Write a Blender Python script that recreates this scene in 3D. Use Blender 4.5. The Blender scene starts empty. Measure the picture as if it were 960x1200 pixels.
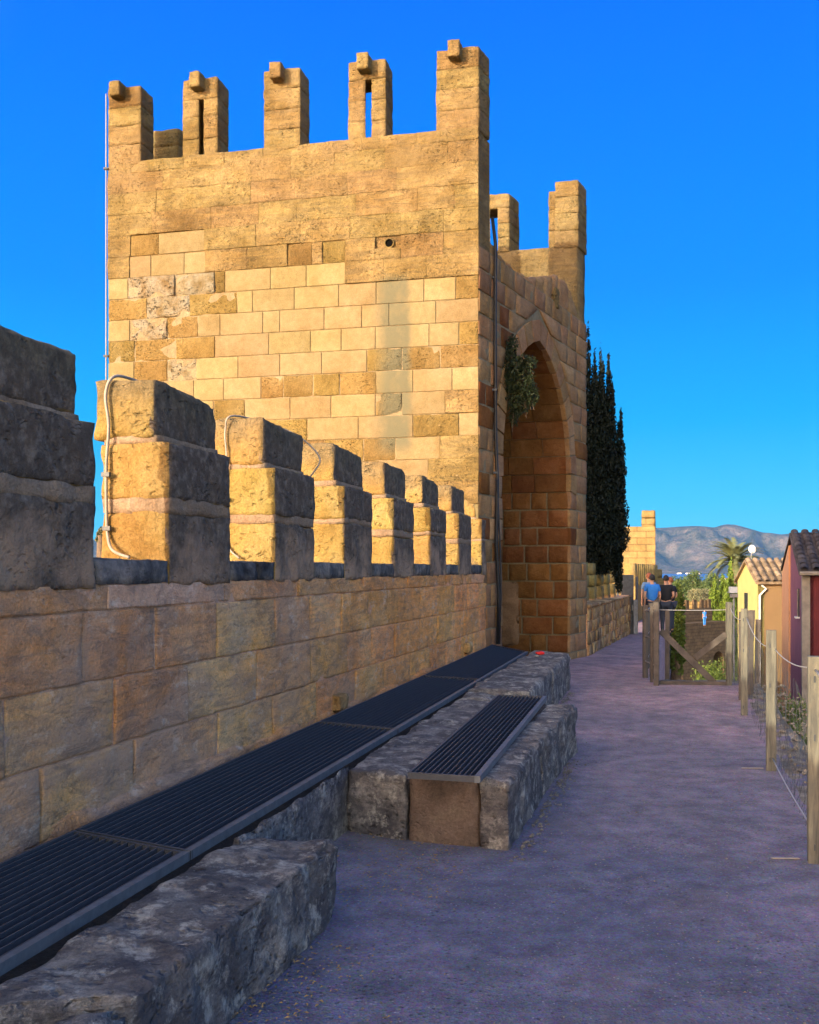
import bpy, bmesh, math, random
import numpy as np
from mathutils import Vector, Matrix, noise
R = random.Random(7)
rad = math.radians
SC = bpy.context.scene
COL = SC.collection
# ------------------------------------------------------------------ camera
EYE = 1.6
cd = bpy.data.cameras.new('camera'); cam = bpy.data.objects.new('camera', cd); COL.objects.link(cam)
cam.location = (0, 0, EYE); cam.rotation_euler = (rad(90), 0, 0)
cd.sensor_fit = 'VERTICAL'; cd.sensor_height = 36; cd.lens = 36; cd.shift_y = 66 / 1200.0
cd.clip_start = 0.05; cd.clip_end = 90000
SC.camera = cam
# ------------------------------------------------------------------ sun and sky
SUN_AZ, SUN_EL = rad(43.0), rad(15.5)        # light travels towards +x,+y (from behind and left)
ray = Vector((math.sin(SUN_AZ)*math.cos(SUN_EL), math.cos(SUN_AZ)*math.cos(SUN_EL), -math.sin(SUN_EL)))
sl = bpy.data.lights.new('sun', 'SUN'); sun = bpy.data.objects.new('sun', sl); COL.objects.link(sun)
sl.energy = 2.0; sl.angle = rad(0.5); sl.color = (1.0, 0.90, 0.68)
sun.rotation_euler = ray.to_track_quat('-Z', 'Y').to_euler(); sun.location = (-20, -20, 30)
W = bpy.data.worlds.new('World'); SC.world = W; W.use_nodes = True
nt = W.node_tree; nt.nodes.clear()
sky = nt.nodes.new('ShaderNodeTexSky'); sky.sky_type = 'NISHITA'; sky.sun_disc = False
sky.sun_elevation = SUN_EL; sky.sun_rotation = math.pi + SUN_AZ
sky.air_density = 1.0; sky.dust_density = 1.5; sky.ozone_density = 2.0; sky.altitude = 0
hs = nt.nodes.new('ShaderNodeHueSaturation'); hs.inputs['Saturation'].default_value = 1.12
mul = nt.nodes.new('ShaderNodeMix'); mul.data_type = 'RGBA'; mul.blend_type = 'MULTIPLY'; mul.inputs[0].default_value = 1
mul.inputs[7].default_value = (2.1, 1.5, 1.12, 1)
bg = nt.nodes.new('ShaderNodeBackground'); bg.inputs[1].default_value = 0.15
wo = nt.nodes.new('ShaderNodeOutputWorld')
nt.links.new(sky.outputs[0], hs.inputs['Color']); nt.links.new(hs.outputs[0], mul.inputs[6])
tc = nt.nodes.new('ShaderNodeTexCoord'); sx = nt.nodes.new('ShaderNodeSeparateXYZ'); nt.links.new(tc.outputs['Generated'], sx.inputs[0])
# clear deep blue away from the sun: cyan at the horizon, azure higher up
rp = nt.nodes.new('ShaderNodeValToRGB'); nt.links.new(sx.outputs[2], rp.inputs[0]); e = rp.color_ramp.elements
for p_ in (0.2, 0.4, 0.6): e.new(p_)
for q_, (p_, c_) in zip(e, [(0.0, (.12,.66,.93)), (0.06, (.055,.61,.96)), (0.14, (.004,.46,1.02)), (0.26, (.002,.30,1.10)), (0.5, (.002,.18,1.10))]):
    q_.position = p_; q_.color = (*c_, 1)
sc_ = nt.nodes.new('ShaderNodeMix'); sc_.data_type = 'RGBA'; sc_.blend_type = 'MULTIPLY'; sc_.inputs[0].default_value = 1; sc_.inputs[7].default_value = (1.66, 1.66, 1.66, 1)
nt.links.new(rp.outputs[0], sc_.inputs[6])
dt = nt.nodes.new('ShaderNodeVectorMath'); dt.operation = 'DOT_PRODUCT'; nt.links.new(tc.outputs['Generated'], dt.inputs[0]); dt.inputs[1].default_value = -ray
mr = nt.nodes.new('ShaderNodeMapRange'); mr.interpolation_type = 'SMOOTHSTEP'; nt.links.new(dt.outputs[1], mr.inputs[0]); mr.inputs[1].default_value = -0.27; mr.inputs[2].default_value = 0.34
fm = nt.nodes.new('ShaderNodeMix'); fm.data_type = 'RGBA'; nt.links.new(mr.outputs[0], fm.inputs[0]); nt.links.new(sc_.outputs[2], fm.inputs[6]); nt.links.new(mul.outputs[2], fm.inputs[7])
nt.links.new(fm.outputs[2], bg.inputs[0]); nt.links.new(bg.outputs[0], wo.inputs[0])
SC.view_settings.view_transform = 'Standard'; SC.view_settings.look = 'None'
SC.view_settings.exposure = 2.0; SC.view_settings.gamma = 1.0
SC.render.engine = 'CYCLES'
# ------------------------------------------------------------------ node helper
class NB:
    def __init__(s, name):
        s.m = bpy.data.materials.new(name); s.m.use_nodes = True; s.t = s.m.node_tree; s.t.nodes.clear()
        s.out = s.n('ShaderNodeOutputMaterial'); s.b = s.n('ShaderNodeBsdfPrincipled')
        s.l(s.b.outputs[0], s.out.inputs[0]); s.geo = s.n('ShaderNodeNewGeometry'); s.pos = s.geo.outputs['Position']
    def n(s, t): return s.t.nodes.new(t)
    def l(s, a, b): s.t.links.new(a, b)
    def put(s, sock, v):
        if hasattr(v, 'is_output'): s.l(v, sock)
        else: sock.default_value = v
    def mapv(s, v, scale=(1,1,1), rot=(0,0,0), loc=(0,0,0)):
        n = s.n('ShaderNodeMapping'); s.l(v, n.inputs[0]); n.inputs['Scale'].default_value = scale
        n.inputs['Rotation'].default_value = rot; n.inputs['Location'].default_value = loc; return n.outputs[0]
    def noise(s, sc, det=4, ro=0.55, v=None, dist=0.0):
        n = s.n('ShaderNodeTexNoise'); s.l(v or s.pos, n.inputs['Vector']); n.inputs['Scale'].default_value = sc
        n.inputs['Detail'].default_value = det; n.inputs['Roughness'].default_value = ro; n.inputs['Distortion'].default_value = dist
        return n.outputs[0]
    def voro(s, sc, v=None, feat='F1', out=0, rnd=1.0):
        n = s.n('ShaderNodeTexVoronoi'); n.feature = feat; s.l(v or s.pos, n.inputs['Vector']); n.inputs['Scale'].default_value = sc
        n.inputs['Randomness'].default_value = rnd
        return n.outputs[out]
    def ramp(s, f, pts):
        n = s.n('ShaderNodeValToRGB'); s.put(n.inputs[0], f); e = n.color_ramp.elements
        while len(e) < len(pts): e.new(0.5)
        for q, (p, c) in zip(e, pts):
            q.position = p; q.color = (c, c, c, 1) if isinstance(c, (int, float)) else (*c, 1)
        return n.outputs[0]
    def math(s, op, a, b=0.0, c=0.0, clamp=False):
        n = s.n('ShaderNodeMath'); n.operation = op; n.use_clamp = clamp
        s.put(n.inputs[0], a); s.put(n.inputs[1], b)
        if len(n.inputs) > 2: s.put(n.inputs[2], c)
        return n.outputs[0]
    def mix(s, f, a, b, mode='MIX'):
        n = s.n('ShaderNodeMix'); n.data_type = 'RGBA'; n.blend_type = mode; s.put(n.inputs[0], f)
        for k, v in ((6, a), (7, b)):
            s.put(n.inputs[k], (*v, 1) if isinstance(v, tuple) and len(v) == 3 else v)
        return n.outputs[2]
    def step(s, v, a, b):
        n = s.n('ShaderNodeMapRange'); n.interpolation_type = 'SMOOTHSTEP'; s.put(n.inputs[0], v)
        n.inputs[1].default_value = a; n.inputs[2].default_value = b; return n.outputs[0]
    def dot(s, v, vec):
        n = s.n('ShaderNodeVectorMath'); n.operation = 'DOT_PRODUCT'; s.l(v, n.inputs[0]); n.inputs[1].default_value = vec; return n.outputs[1]
    def sep(s, v=None):
        n = s.n('ShaderNodeSeparateXYZ'); s.l(v or s.pos, n.inputs[0]); return n.outputs
    def bump(s, h, dist, strength=1.0, prev=None):
        n = s.n('ShaderNodeBump'); s.put(n.inputs['Height'], h); n.inputs['Distance'].default_value = dist
        n.inputs['Strength'].default_value = strength
        if prev is not None: s.l(prev, n.inputs['Normal'])
        return n.outputs[0]
    def objrand(s): return s.n('ShaderNodeObjectInfo').outputs['Random']
    def hsv(s, c, h=0.5, sa=1.0, v=1.0):
        n = s.n('ShaderNodeHueSaturation'); s.put(n.inputs['Hue'], h); s.put(n.inputs['Saturation'], sa); s.put(n.inputs['Value'], v)
        s.put(n.inputs['Color'], c); return n.outputs[0]
    def fin(s, col, rough=0.9, normal=None, spec=0.2, metal=0.0):
        s.put(s.b.inputs['Base Color'], (*col, 1) if isinstance(col, tuple) and len(col) == 3 else col)
        s.put(s.b.inputs['Roughness'], rough); s.b.inputs['Specular IOR Level'].default_value = spec
        s.put(s.b.inputs['Metallic'], metal)
        if normal is not None: s.l(normal, s.b.inputs['Normal'])
        return s.m

WD = Vector((0.2561, 0.9666, 0)).normalized()      # direction of the parapet
WN = Vector((WD.y, -WD.x, 0))                      # its inner side
TS = Vector((0.44, 0.898, 0)); TF = Vector((-0.972, 0.234, 0)); TA = Vector((1.0125, 15.0, 0))
TFN = Vector((-0.234, -0.972, 0))

def stone(name, c1, c2, c3, pit=0.5, pitsc=26, grain=0.5, patch=1.6, streak=0.0, lichen=False, stain=False, var=0.22, deep=0.012, wall=False, mottle=False):
    s = NB(name)
    p = s.pos
    big = s.noise(patch, 6, 0.6, dist=0.4)
    col = s.ramp(big, [(0.32, c1), (0.5, c2), (0.68, c3)])
    med = s.noise(patch*7, 5, 0.65)
    col = s.mix(s.ramp(med, [(0.35, 0.0), (0.7, 0.55)]), col, s.hsv(col, v=0.62, sa=1.1))
    fine = s.noise(70, 3, 0.7)
    col = s.mix(0.5, col, s.mix(1.0, col, s.ramp(fine, [(0.3, 0.55), (0.7, 1.3)]), 'MULTIPLY'))
    if streak:
        sv = s.mapv(p, (1.2, 1.2, 9.0), (0.22, 0.12, 0))
        st = s.noise(1.6, 6, 0.6, sv, 1.2)
        col = s.mix(s.math('MULTIPLY', s.ramp(st, [(0.42, 0.0), (0.62, 1.0)]), streak), col, s.hsv(col, v=0.5, sa=0.8))
    r = s.objrand()
    if var: col = s.hsv(col, h=s.math('MULTIPLY_ADD', r, 0.018, 0.491), v=s.math('MULTIPLY_ADD', s.math('FRACT', s.math('MULTIPLY', r, 7.31)), 2*var, 1.0-var))
    # pits: small voids of weathered sandstone
    nz_ = s.n('ShaderNodeTexNoise'); s.l(p, nz_.inputs['Vector']); nz_.inputs['Scale'].default_value = pitsc*0.7; nz_.inputs['Detail'].default_value = 3
    va = s.n('ShaderNodeVectorMath'); va.operation = 'MULTIPLY_ADD'; s.l(nz_.outputs[1], va.inputs[0]); va.inputs[1].default_value = (1.5/pitsc,)*3; s.l(p, va.inputs[2])
    wp = s.mapv(va.outputs[0], (0.8, 0.8, 1.6))
    vo = s.voro(pitsc*1.25, wp); pm = s.ramp(s.noise(2.6, 4, 0.6), [(0.42, 0.0), (0.6, 1.0)])
    hole = s.math('MULTIPLY', s.ramp(vo, [(0.10, 1.0), (0.40, 0.0)]), pm)
    hole = s.math('MULTIPLY', hole, pit)
    col = s.mix(s.math('MULTIPLY', hole, 0.55), col, s.hsv(col, v=0.35))
    if mottle:
        m1 = s.ramp(s.noise(6.5, 8, 0.78, s.mapv(p, (1, 1, 1.5), loc=(2, 8, 3))), [(0.46, 0.0), (0.56, 0.85)])
        col = s.mix(m1, col, (0.11, 0.10, 0.10))
        m2 = s.ramp(s.noise(8, 8, 0.75, s.mapv(p, loc=(5, 1, 9))), [(0.53, 0.0), (0.63, 0.7)])
        col = s.mix(m2, col, (0.62, 0.56, 0.46))
    if wall:
        x, y, z = s.sep()
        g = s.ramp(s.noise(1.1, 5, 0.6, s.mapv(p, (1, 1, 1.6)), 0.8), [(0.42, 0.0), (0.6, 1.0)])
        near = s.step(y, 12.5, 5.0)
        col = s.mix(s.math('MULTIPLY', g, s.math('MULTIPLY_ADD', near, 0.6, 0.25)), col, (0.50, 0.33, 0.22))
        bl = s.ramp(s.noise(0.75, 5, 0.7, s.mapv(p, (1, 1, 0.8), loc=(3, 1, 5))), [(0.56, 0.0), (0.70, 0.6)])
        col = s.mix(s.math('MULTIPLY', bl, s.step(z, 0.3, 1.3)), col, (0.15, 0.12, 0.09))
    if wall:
        col = s.mix(s.math('MULTIPLY', s.step(s.math('ADD', s.sep()[1], s.math('MULTIPLY', s.noise(.9, 4), 4.0)), 8.0, 13.0), 0.8), col, s.mix(1.0, col, (1.25, .98, .66), 'MULTIPLY'))  # warm bounce glow towards the tower, painted into the far stones' colour
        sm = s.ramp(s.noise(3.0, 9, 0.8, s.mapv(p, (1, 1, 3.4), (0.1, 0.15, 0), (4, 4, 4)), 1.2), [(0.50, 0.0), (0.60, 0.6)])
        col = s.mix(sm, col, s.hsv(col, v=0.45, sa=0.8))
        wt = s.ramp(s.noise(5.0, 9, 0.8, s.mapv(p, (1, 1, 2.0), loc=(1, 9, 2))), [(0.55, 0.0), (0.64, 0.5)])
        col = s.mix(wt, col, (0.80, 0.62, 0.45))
    if stain:
        # grey-green run-off stain below the drain hole
        b = s.math('SUBTRACT', s.dot(p, TF*1.0), TF.dot(TA))
        _, _, z = s.sep()
        w = s.math('MULTIPLY_ADD', s.noise(2.2, 5, 0.6), 0.5, -0.25)
        bb = s.math('ADD', b, s.math('MULTIPLY', w, 0.5))
        m = s.math('MULTIPLY', s.step(bb, 0.97, 1.1), s.step(bb, 1.68, 1.35))
        m = s.math('MULTIPLY', m, s.math('MULTIPLY', s.step(z, 3.2, 3.5), s.step(z, 6.05, 5.85)))
        m = s.math('MULTIPLY', m, s.ramp(s.noise(5, 4, 0.6), [(0.3, 0.7), (0.5, 1.0)]))
        col = s.mix(m, col, (0.105, 0.098, 0.06))
        up = s.math('MULTIPLY', s.ramp(s.noise(1.0, 5, 0.65, s.mapv(p, loc=(7, 2, 1))), [(0.5, 0.0), (0.66, 0.6)]), s.step(z, 7.0, 8.1))
        col = s.mix(up, col, (0.24, 0.17, 0.085))
    if lichen:
        # dark lichen and soot grown on the top and on the sheltered inner face
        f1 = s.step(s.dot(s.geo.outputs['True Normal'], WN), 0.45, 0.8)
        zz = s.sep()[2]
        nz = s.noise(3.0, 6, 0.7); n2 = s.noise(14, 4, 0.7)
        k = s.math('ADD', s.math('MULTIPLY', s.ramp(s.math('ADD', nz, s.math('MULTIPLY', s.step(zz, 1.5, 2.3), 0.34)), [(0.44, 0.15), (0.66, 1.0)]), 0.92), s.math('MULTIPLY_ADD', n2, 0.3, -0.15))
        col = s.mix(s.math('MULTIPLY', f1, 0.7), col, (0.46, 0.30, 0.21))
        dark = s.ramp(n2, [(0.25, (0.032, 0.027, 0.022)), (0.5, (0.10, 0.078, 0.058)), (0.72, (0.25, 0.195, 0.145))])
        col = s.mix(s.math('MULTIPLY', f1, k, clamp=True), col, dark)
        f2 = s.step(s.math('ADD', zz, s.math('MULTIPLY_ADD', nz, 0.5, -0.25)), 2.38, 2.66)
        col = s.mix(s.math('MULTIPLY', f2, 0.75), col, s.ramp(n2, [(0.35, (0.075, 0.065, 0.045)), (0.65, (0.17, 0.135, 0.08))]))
    nrm = s.bump(s.noise(9, 6, 0.7), 0.030*grain)
    nrm = s.bump(s.noise(48, 5, 0.75), 0.010*grain, prev=nrm)
    nrm = s.bump(s.math('MULTIPLY', hole, -1.0), deep, prev=nrm)
    if streak: nrm = s.bump(st, 0.015*streak, prev=nrm)
    return s.fin(col, 0.93, nrm, 0.1)

M = {}
M['pale'] = stone('pale_sandstone', (0.180,0.133,0.060), (0.204,0.157,0.078), (0.223,0.177,0.094), pit=0.15, grain=0.35, var=0.10, stain=True)
M['ochre'] = stone('ochre_sandstone', (0.144,0.095,0.033), (0.190,0.129,0.046), (0.224,0.162,0.068), pit=0.7, pitsc=16, grain=1.5, var=0.16, stain=True, deep=0.02)
M['rough'] = stone('eroded_sandstone', (0.168,0.110,0.039), (0.250,0.174,0.071), (0.337,0.244,0.109), pit=0.65, pitsc=15, grain=2.1, patch=1.5, streak=0.5, var=0.035, stain=True, deep=0.03)
M['rubble'] = stone('white_rubble', (0.165,0.116,0.054), (0.238,0.197,0.129), (0.277,0.252,0.190), pit=1.3, pitsc=13, grain=1.8, patch=5, var=0.05, deep=0.035)
M['mortar'] = stone('lime_mortar', (0.205,0.154,0.084), (0.237,0.185,0.108), (0.262,0.217,0.140), pit=0.3, grain=1.0, var=0)
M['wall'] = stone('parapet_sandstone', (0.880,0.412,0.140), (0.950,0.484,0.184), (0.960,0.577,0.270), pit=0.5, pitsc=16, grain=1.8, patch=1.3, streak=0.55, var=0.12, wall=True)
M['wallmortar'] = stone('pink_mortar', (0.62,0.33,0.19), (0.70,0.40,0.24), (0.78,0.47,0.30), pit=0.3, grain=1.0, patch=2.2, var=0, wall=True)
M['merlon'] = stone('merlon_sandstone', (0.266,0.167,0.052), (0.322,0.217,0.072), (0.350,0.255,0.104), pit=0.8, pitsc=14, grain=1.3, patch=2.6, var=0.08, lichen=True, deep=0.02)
M['cap'] = stone('blackened_stone', (0.03,0.032,0.036), (0.07,0.072,0.078), (0.17,0.17,0.17), pit=0.5, grain=1.5, patch=5, var=0.25)
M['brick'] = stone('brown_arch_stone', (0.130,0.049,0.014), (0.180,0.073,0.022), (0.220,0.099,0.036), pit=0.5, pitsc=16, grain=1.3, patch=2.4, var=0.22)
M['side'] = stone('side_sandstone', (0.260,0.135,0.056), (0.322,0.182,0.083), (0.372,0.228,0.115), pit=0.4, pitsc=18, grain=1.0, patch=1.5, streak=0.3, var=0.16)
M['ledge'] = stone('grey_limestone', (0.138,0.123,0.121), (0.310,0.274,0.242), (0.506,0.448,0.374), pit=1.2, pitsc=17, grain=2.6, patch=3.2, streak=0.6, var=0.10, deep=0.03, mottle=True)
M['lowwall'] = stone('rubble_wall_stone', (0.28,0.15,0.06), (0.42,0.25,0.11), (0.56,0.37,0.20), pit=0.6, pitsc=16, grain=1.6, patch=5, var=0.35)

def m_plain(name, c, rough=0.8, nsc=8, amt=0.25, bump=0.004, metal=0.0, spec=0.3, var=0.0):
    s = NB(name); f = s.noise(nsc, 5, 0.6)
    col = s.mix(1.0, (*c, 1), s.ramp(f, [(0.25, 1-amt), (0.75, 1+amt)]), 'MULTIPLY')
    if var: col = s.hsv(col, v=s.math('MULTIPLY_ADD', s.objrand(), 2*var, 1-var))
    return s.fin(col, rough, s.bump(s.noise(nsc*5, 4, 0.6), bump), spec, metal)

def m_path():
    s = NB('path_concrete')
    a = s.noise(0.7, 8, 0.68, dist=0.5)
    col = s.ramp(a, [(0.3, (0.17,0.155,0.18)), (0.5, (0.23,0.19,0.205)), (0.7, (0.36,0.265,0.27))])
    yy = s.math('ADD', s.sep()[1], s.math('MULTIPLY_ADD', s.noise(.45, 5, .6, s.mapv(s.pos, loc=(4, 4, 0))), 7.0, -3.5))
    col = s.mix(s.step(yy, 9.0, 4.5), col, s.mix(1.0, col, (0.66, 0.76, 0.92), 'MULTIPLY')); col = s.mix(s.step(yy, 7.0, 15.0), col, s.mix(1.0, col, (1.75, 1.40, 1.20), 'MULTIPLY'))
    b = s.noise(5, 6, 0.7); col = s.mix(1.0, col, s.ramp(b, [(0.3, 0.60), (0.7, 1.35)]), 'MULTIPLY')
    v = s.voro(95); vc = s.voro(95, out=1)
    col = s.mix(0.42, col, s.mix(1.0, col, vc, 'MULTIPLY')); 
    sp = s.math('MULTIPLY', s.ramp(s.voro(30, s.mapv(s.pos, (1,1,1), loc=(3,7,0))), [(0.14, 1.0), (0.24, 0.0)]), s.ramp(s.noise(1.7, 6, .7), [(0.42, 0.0), (0.55, 1.0)]))
    col = s.mix(s.math('MULTIPLY', sp, .8), col, (0.06, 0.055, 0.06))
    sp2 = s.ramp(s.voro(26, s.mapv(s.pos, loc=(1,4,0))), [(0.09, 1.0), (0.14, 0.0)])
    col = s.mix(s.math('MULTIPLY', sp2, 0.5), col, (0.42, 0.38, 0.36))
    dk = s.ramp(s.noise(1.3, 7, 0.75, s.mapv(s.pos, (1.6, 0.8, 1), loc=(9, 3, 0))), [(0.52, 0.0), (0.68, 0.6)])
    col = s.mix(dk, col, (0.12, 0.10, 0.10))
    nrm = s.bump(s.noise(11, 5, 0.7), 0.012); nrm = s.bump(s.noise(70, 4, .8), 0.006, prev=nrm); nrm = s.bump(v, 0.006, prev=nrm); nrm = s.bump(s.math('MULTIPLY', sp, -1.0), 0.006, prev=nrm)
    return s.fin(col, 0.9, nrm, 0.25)
M['path'] = m_path()

def m_wood():
    s = NB('weathered_pine'); g = s.noise(6, 6, 0.6, s.mapv(s.pos, (6, 6, 0.6)), 0.6)
    col = s.ramp(g, [(0.3, (0.055,0.054,0.048)), (0.55, (0.115,0.112,0.088)), (0.75, (0.18,0.175,0.13))])
    col = s.mix(s.ramp(s.noise(3, 5, 0.7), [(0.5, 0.0), (0.75, 0.5)]), col, (0.17, 0.14, 0.09))
    nrm = s.bump(g, 0.006); nrm = s.bump(s.noise(80, 3), 0.002, prev=nrm)
    return s.fin(s.hsv(col, v=s.math('MULTIPLY_ADD', s.objrand(), 0.3, 0.85)), 0.8, nrm, 0.2)
M['wood'] = m_wood()
M['oldwood'] = m_plain('old_grey_wood', (0.075,0.063,0.052), 0.85, 9, 0.4, 0.006, var=0.15)
M['steel'] = m_plain('galvanised_grating', (0.05,0.053,0.06), 0.5, 30, 0.25, 0.001, metal=0.2, spec=0.5, var=0.08)
M['frame'] = m_plain('galvanised_frame', (0.12,0.13,0.14), 0.5, 18, 0.3, 0.001, metal=0.45, spec=0.5)
M['dark'] = m_plain('dark_trough_soil', (0.035,0.033,0.03), 0.95, 12, 0.5, 0.02)
M['cable'] = m_plain('black_cable', (0.012,0.012,0.013), 0.5, 20, 0.2, 0.001)
M['conduit'] = m_plain('pale_conduit', (0.24,0.205,0.165), 0.55, 30, 0.2, 0.001)
M['iron'] = m_plain('dark_metal_sheet', (0.05,0.055,0.06), 0.5, 14, 0.3, 0.001, metal=0.3)
M['greypost'] = m_plain('grey_metal_post', (0.22,0.22,0.22), 0.5, 14, 0.3, 0.001, metal=0.4)
M['hole_shade'] = m_plain('hole_shade', (0.004,0.004,0.004), 1.0, 20, 0.1, 0.0, spec=0.0)  # near-black colour standing for the shaded depth of the drain hole
M['wire'] = m_plain('zinc_wire', (0.34,0.33,0.31), 0.5, 20, 0.1, 0.0005, metal=0.2)
M['red'] = m_plain('red_plastic', (0.6,0.015,0.01), 0.4, 20, 0.15, 0.001)
M['leafred'] = m_plain('dry_leaf', (0.30,0.19,0.07), 0.8, 20, 0.4, 0.001, var=0.4)
M['white'] = m_plain('white_paint', (0.5,0.5,0.48), 0.5, 10, 0.08, 0.001)

def m_leaf(name, c, var=0.35, trans=0.25, nsc=1.2):
    s = NB(name)
    f = s.noise(nsc, 4, 0.6)
    col = s.hsv((*c, 1), h=s.math('MULTIPLY_ADD', s.noise(nsc*3, 2), 0.06, 0.47), v=s.ramp(f, [(0.25, 1-var), (0.75, 1+var)]))
    s.fin(col, 0.65, None, 0.25)
    if trans:
        t = s.n('ShaderNodeBsdfTranslucent'); s.l(col, t.inputs[0]); mx = s.n('ShaderNodeMixShader'); mx.inputs[0].default_value = trans
        s.l(s.b.outputs[0], mx.inputs[1]); s.l(t.outputs[0], mx.inputs[2]); s.l(mx.outputs[0], s.out.inputs[0])
    return s.m
M['cypress'] = m_leaf('cypress_foliage', (0.004,0.008,0.003), 0.5, 0.08, 3)
M['thuja'] = m_leaf('bright_conifer_foliage', (0.10,0.155,0.018), 0.5, 0.2, 2.5)
M['citrus'] = m_leaf('citrus_foliage', (0.085,0.125,0.022), 0.6, 0.25, 2.5)
M['tree'] = m_leaf('tree_foliage', (0.06,0.095,0.03), 0.5, 0.15, 0.8)
M['tree2'] = m_leaf('olive_foliage', (0.15,0.155,0.085), 0.4, 0.15, 0.8)
M['shrub'] = m_leaf('shrub_foliage', (0.09,0.13,0.03), 0.5, 0.2, 4)
M['palm'] = m_leaf('palm_foliage', (0.13,0.15,0.065), 0.35, 0.15, 2)
M['bark'] = m_plain('bark', (0.12,0.085,0.055), 0.9, 7, 0.5, 0.02)

def m_roof(name, c, sp):
    s = NB(name); f = s.noise(3, 6, 0.7)
    col = s.mix(1.0, (*c, 1), s.ramp(f, [(0.3, 0.45), (0.7, 1.4)]), 'MULTIPLY')
    col = s.hsv(col, v=s.math('MULTIPLY_ADD', s.objrand(), 0.6, 0.7))
    return s.fin(col, 0.9, s.bump(s.noise(30, 4), 0.01), 0.1)
M['tiledark'] = m_roof('dark_roof_tile', (0.055,0.048,0.045), 1)
M['tiletan'] = m_roof('tan_roof_tile', (0.21,0.155,0.10), 1)
M['yellow'] = m_plain('yellow_render', (0.37,0.32,0.12), 0.9, 1.5, 0.12, 0.006)
M['tan'] = m_plain('tan_render', (0.17,0.11,0.055), 0.9, 1.0, 0.10, 0.004)
M['salmon'] = m_plain('salmon_render', (0.36,0.20,0.11), 0.9, 1.5, 0.12, 0.006)
M['salmon_shade'] = m_plain('shadowed_salmon_render', (0.14,0.05,0.075), 0.9, 1.5, 0.2, 0.006)  # salmon wall in the tower's shadow, the shade put into the colour
M['redwall'] = m_plain('dark_red_render', (0.08,0.012,0.014), 0.9, 1.5, 0.25, 0.006)
M['quoin'] = m_plain('grey_quoin', (0.17,0.15,0.125), 0.9, 4, 0.3, 0.01)
M['glass'] = m_plain('window_glass', (0.03,0.035,0.04), 0.1, 3, 0.1, 0.0, spec=0.6)
M['shore'] = m_plain('white_house_render', (0.8,0.78,0.72), 0.9, 0.1, 0.1, 0.0)

def m_farwall(name, cols, sc=3.0):
    s = NB(name)
    bt = s.n('ShaderNodeTexBrick')
    x = s.dot(s.pos, Vector((0.9, 0.35, 0))); z = s.sep()[2]
    cv = s.n('ShaderNodeCombineXYZ'); s.l(x, cv.inputs[0]); s.l(z, cv.inputs[1]); s.l(cv.outputs[0], bt.inputs[0])
    bt.inputs['Scale'].default_value = 1.0; bt.inputs['Brick Width'].default_value = 0.75; bt.inputs['Row Height'].default_value = 0.36
    bt.inputs['Mortar Size'].default_value = 0.02; bt.inputs['Color1'].default_value = (*cols[0], 1); bt.inputs['Color2'].default_value = (*cols[1], 1)
    bt.inputs['Mortar'].default_value = (*cols[2], 1)
    col = s.mix(1.0, bt.outputs[0], s.ramp(s.noise(1.2, 6, 0.7), [(0.3, 0.65), (0.7, 1.2)]), 'MULTIPLY')
    nrm = s.bump(s.math('MULTIPLY', bt.outputs[1], -1.0), 0.03); nrm = s.bump(s.noise(5, 5, 0.7), 0.08, prev=nrm)
    return s.fin(col, 0.95, nrm, 0.1)
M['fartower'] = m_farwall('far_tower_stone', ((0.27,0.19,0.08), (0.22,0.15,0.06), (0.16,0.11,0.05)))
M['gatestone'] = m_farwall('gate_tower_stone', ((0.12,0.085,0.05), (0.09,0.065,0.04), (0.06,0.045,0.03)))

# ------------------------------------------------------------------ mesh helpers
def obj(name, me, mat=None, parent=None, **kw):
    o = bpy.data.objects.new(name, me); COL.objects.link(o)
    if mat is not None and me is not None and not me.materials: me.materials.append(mat)
    if parent is not None: o.parent = parent
    for k, v in kw.items():
        o[{'cat': 'category'}.get(k, k)] = v
    return o
def root(name, loc, label, cat, group=None, kind=None, rz=0.0):
    o = bpy.data.objects.new(name, None); COL.objects.link(o); o.location = loc; o.rotation_euler = (0, 0, rz)
    o.empty_display_size = 0.3
    o['label'] = label; o['category'] = cat
    if group: o['group'] = group
    if kind: o['kind'] = kind
    return o
def mesh(verts, faces, smooth=False, name='mesh'):
    me = bpy.data.meshes.new(name); me.from_pydata([tuple(v) for v in verts], [], faces); me.update()
    if smooth: me.shade_smooth()
    return me
def npmesh(V, F, smooth=False):
    V = np.asarray(V, dtype=np.float32); F = np.asarray(F, dtype=np.int32); k = F.shape[1]
    me = bpy.data.meshes.new('mesh'); me.vertices.add(len(V)); me.vertices.foreach_set('co', V.ravel())
    me.loops.add(F.size); me.loops.foreach_set('vertex_index', F.ravel())
    me.polygons.add(len(F)); me.polygons.foreach_set('loop_start', np.arange(len(F), dtype=np.int32)*k)
    me.update(calc_edges=True)
    if smooth: me.shade_smooth()
    return me
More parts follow.
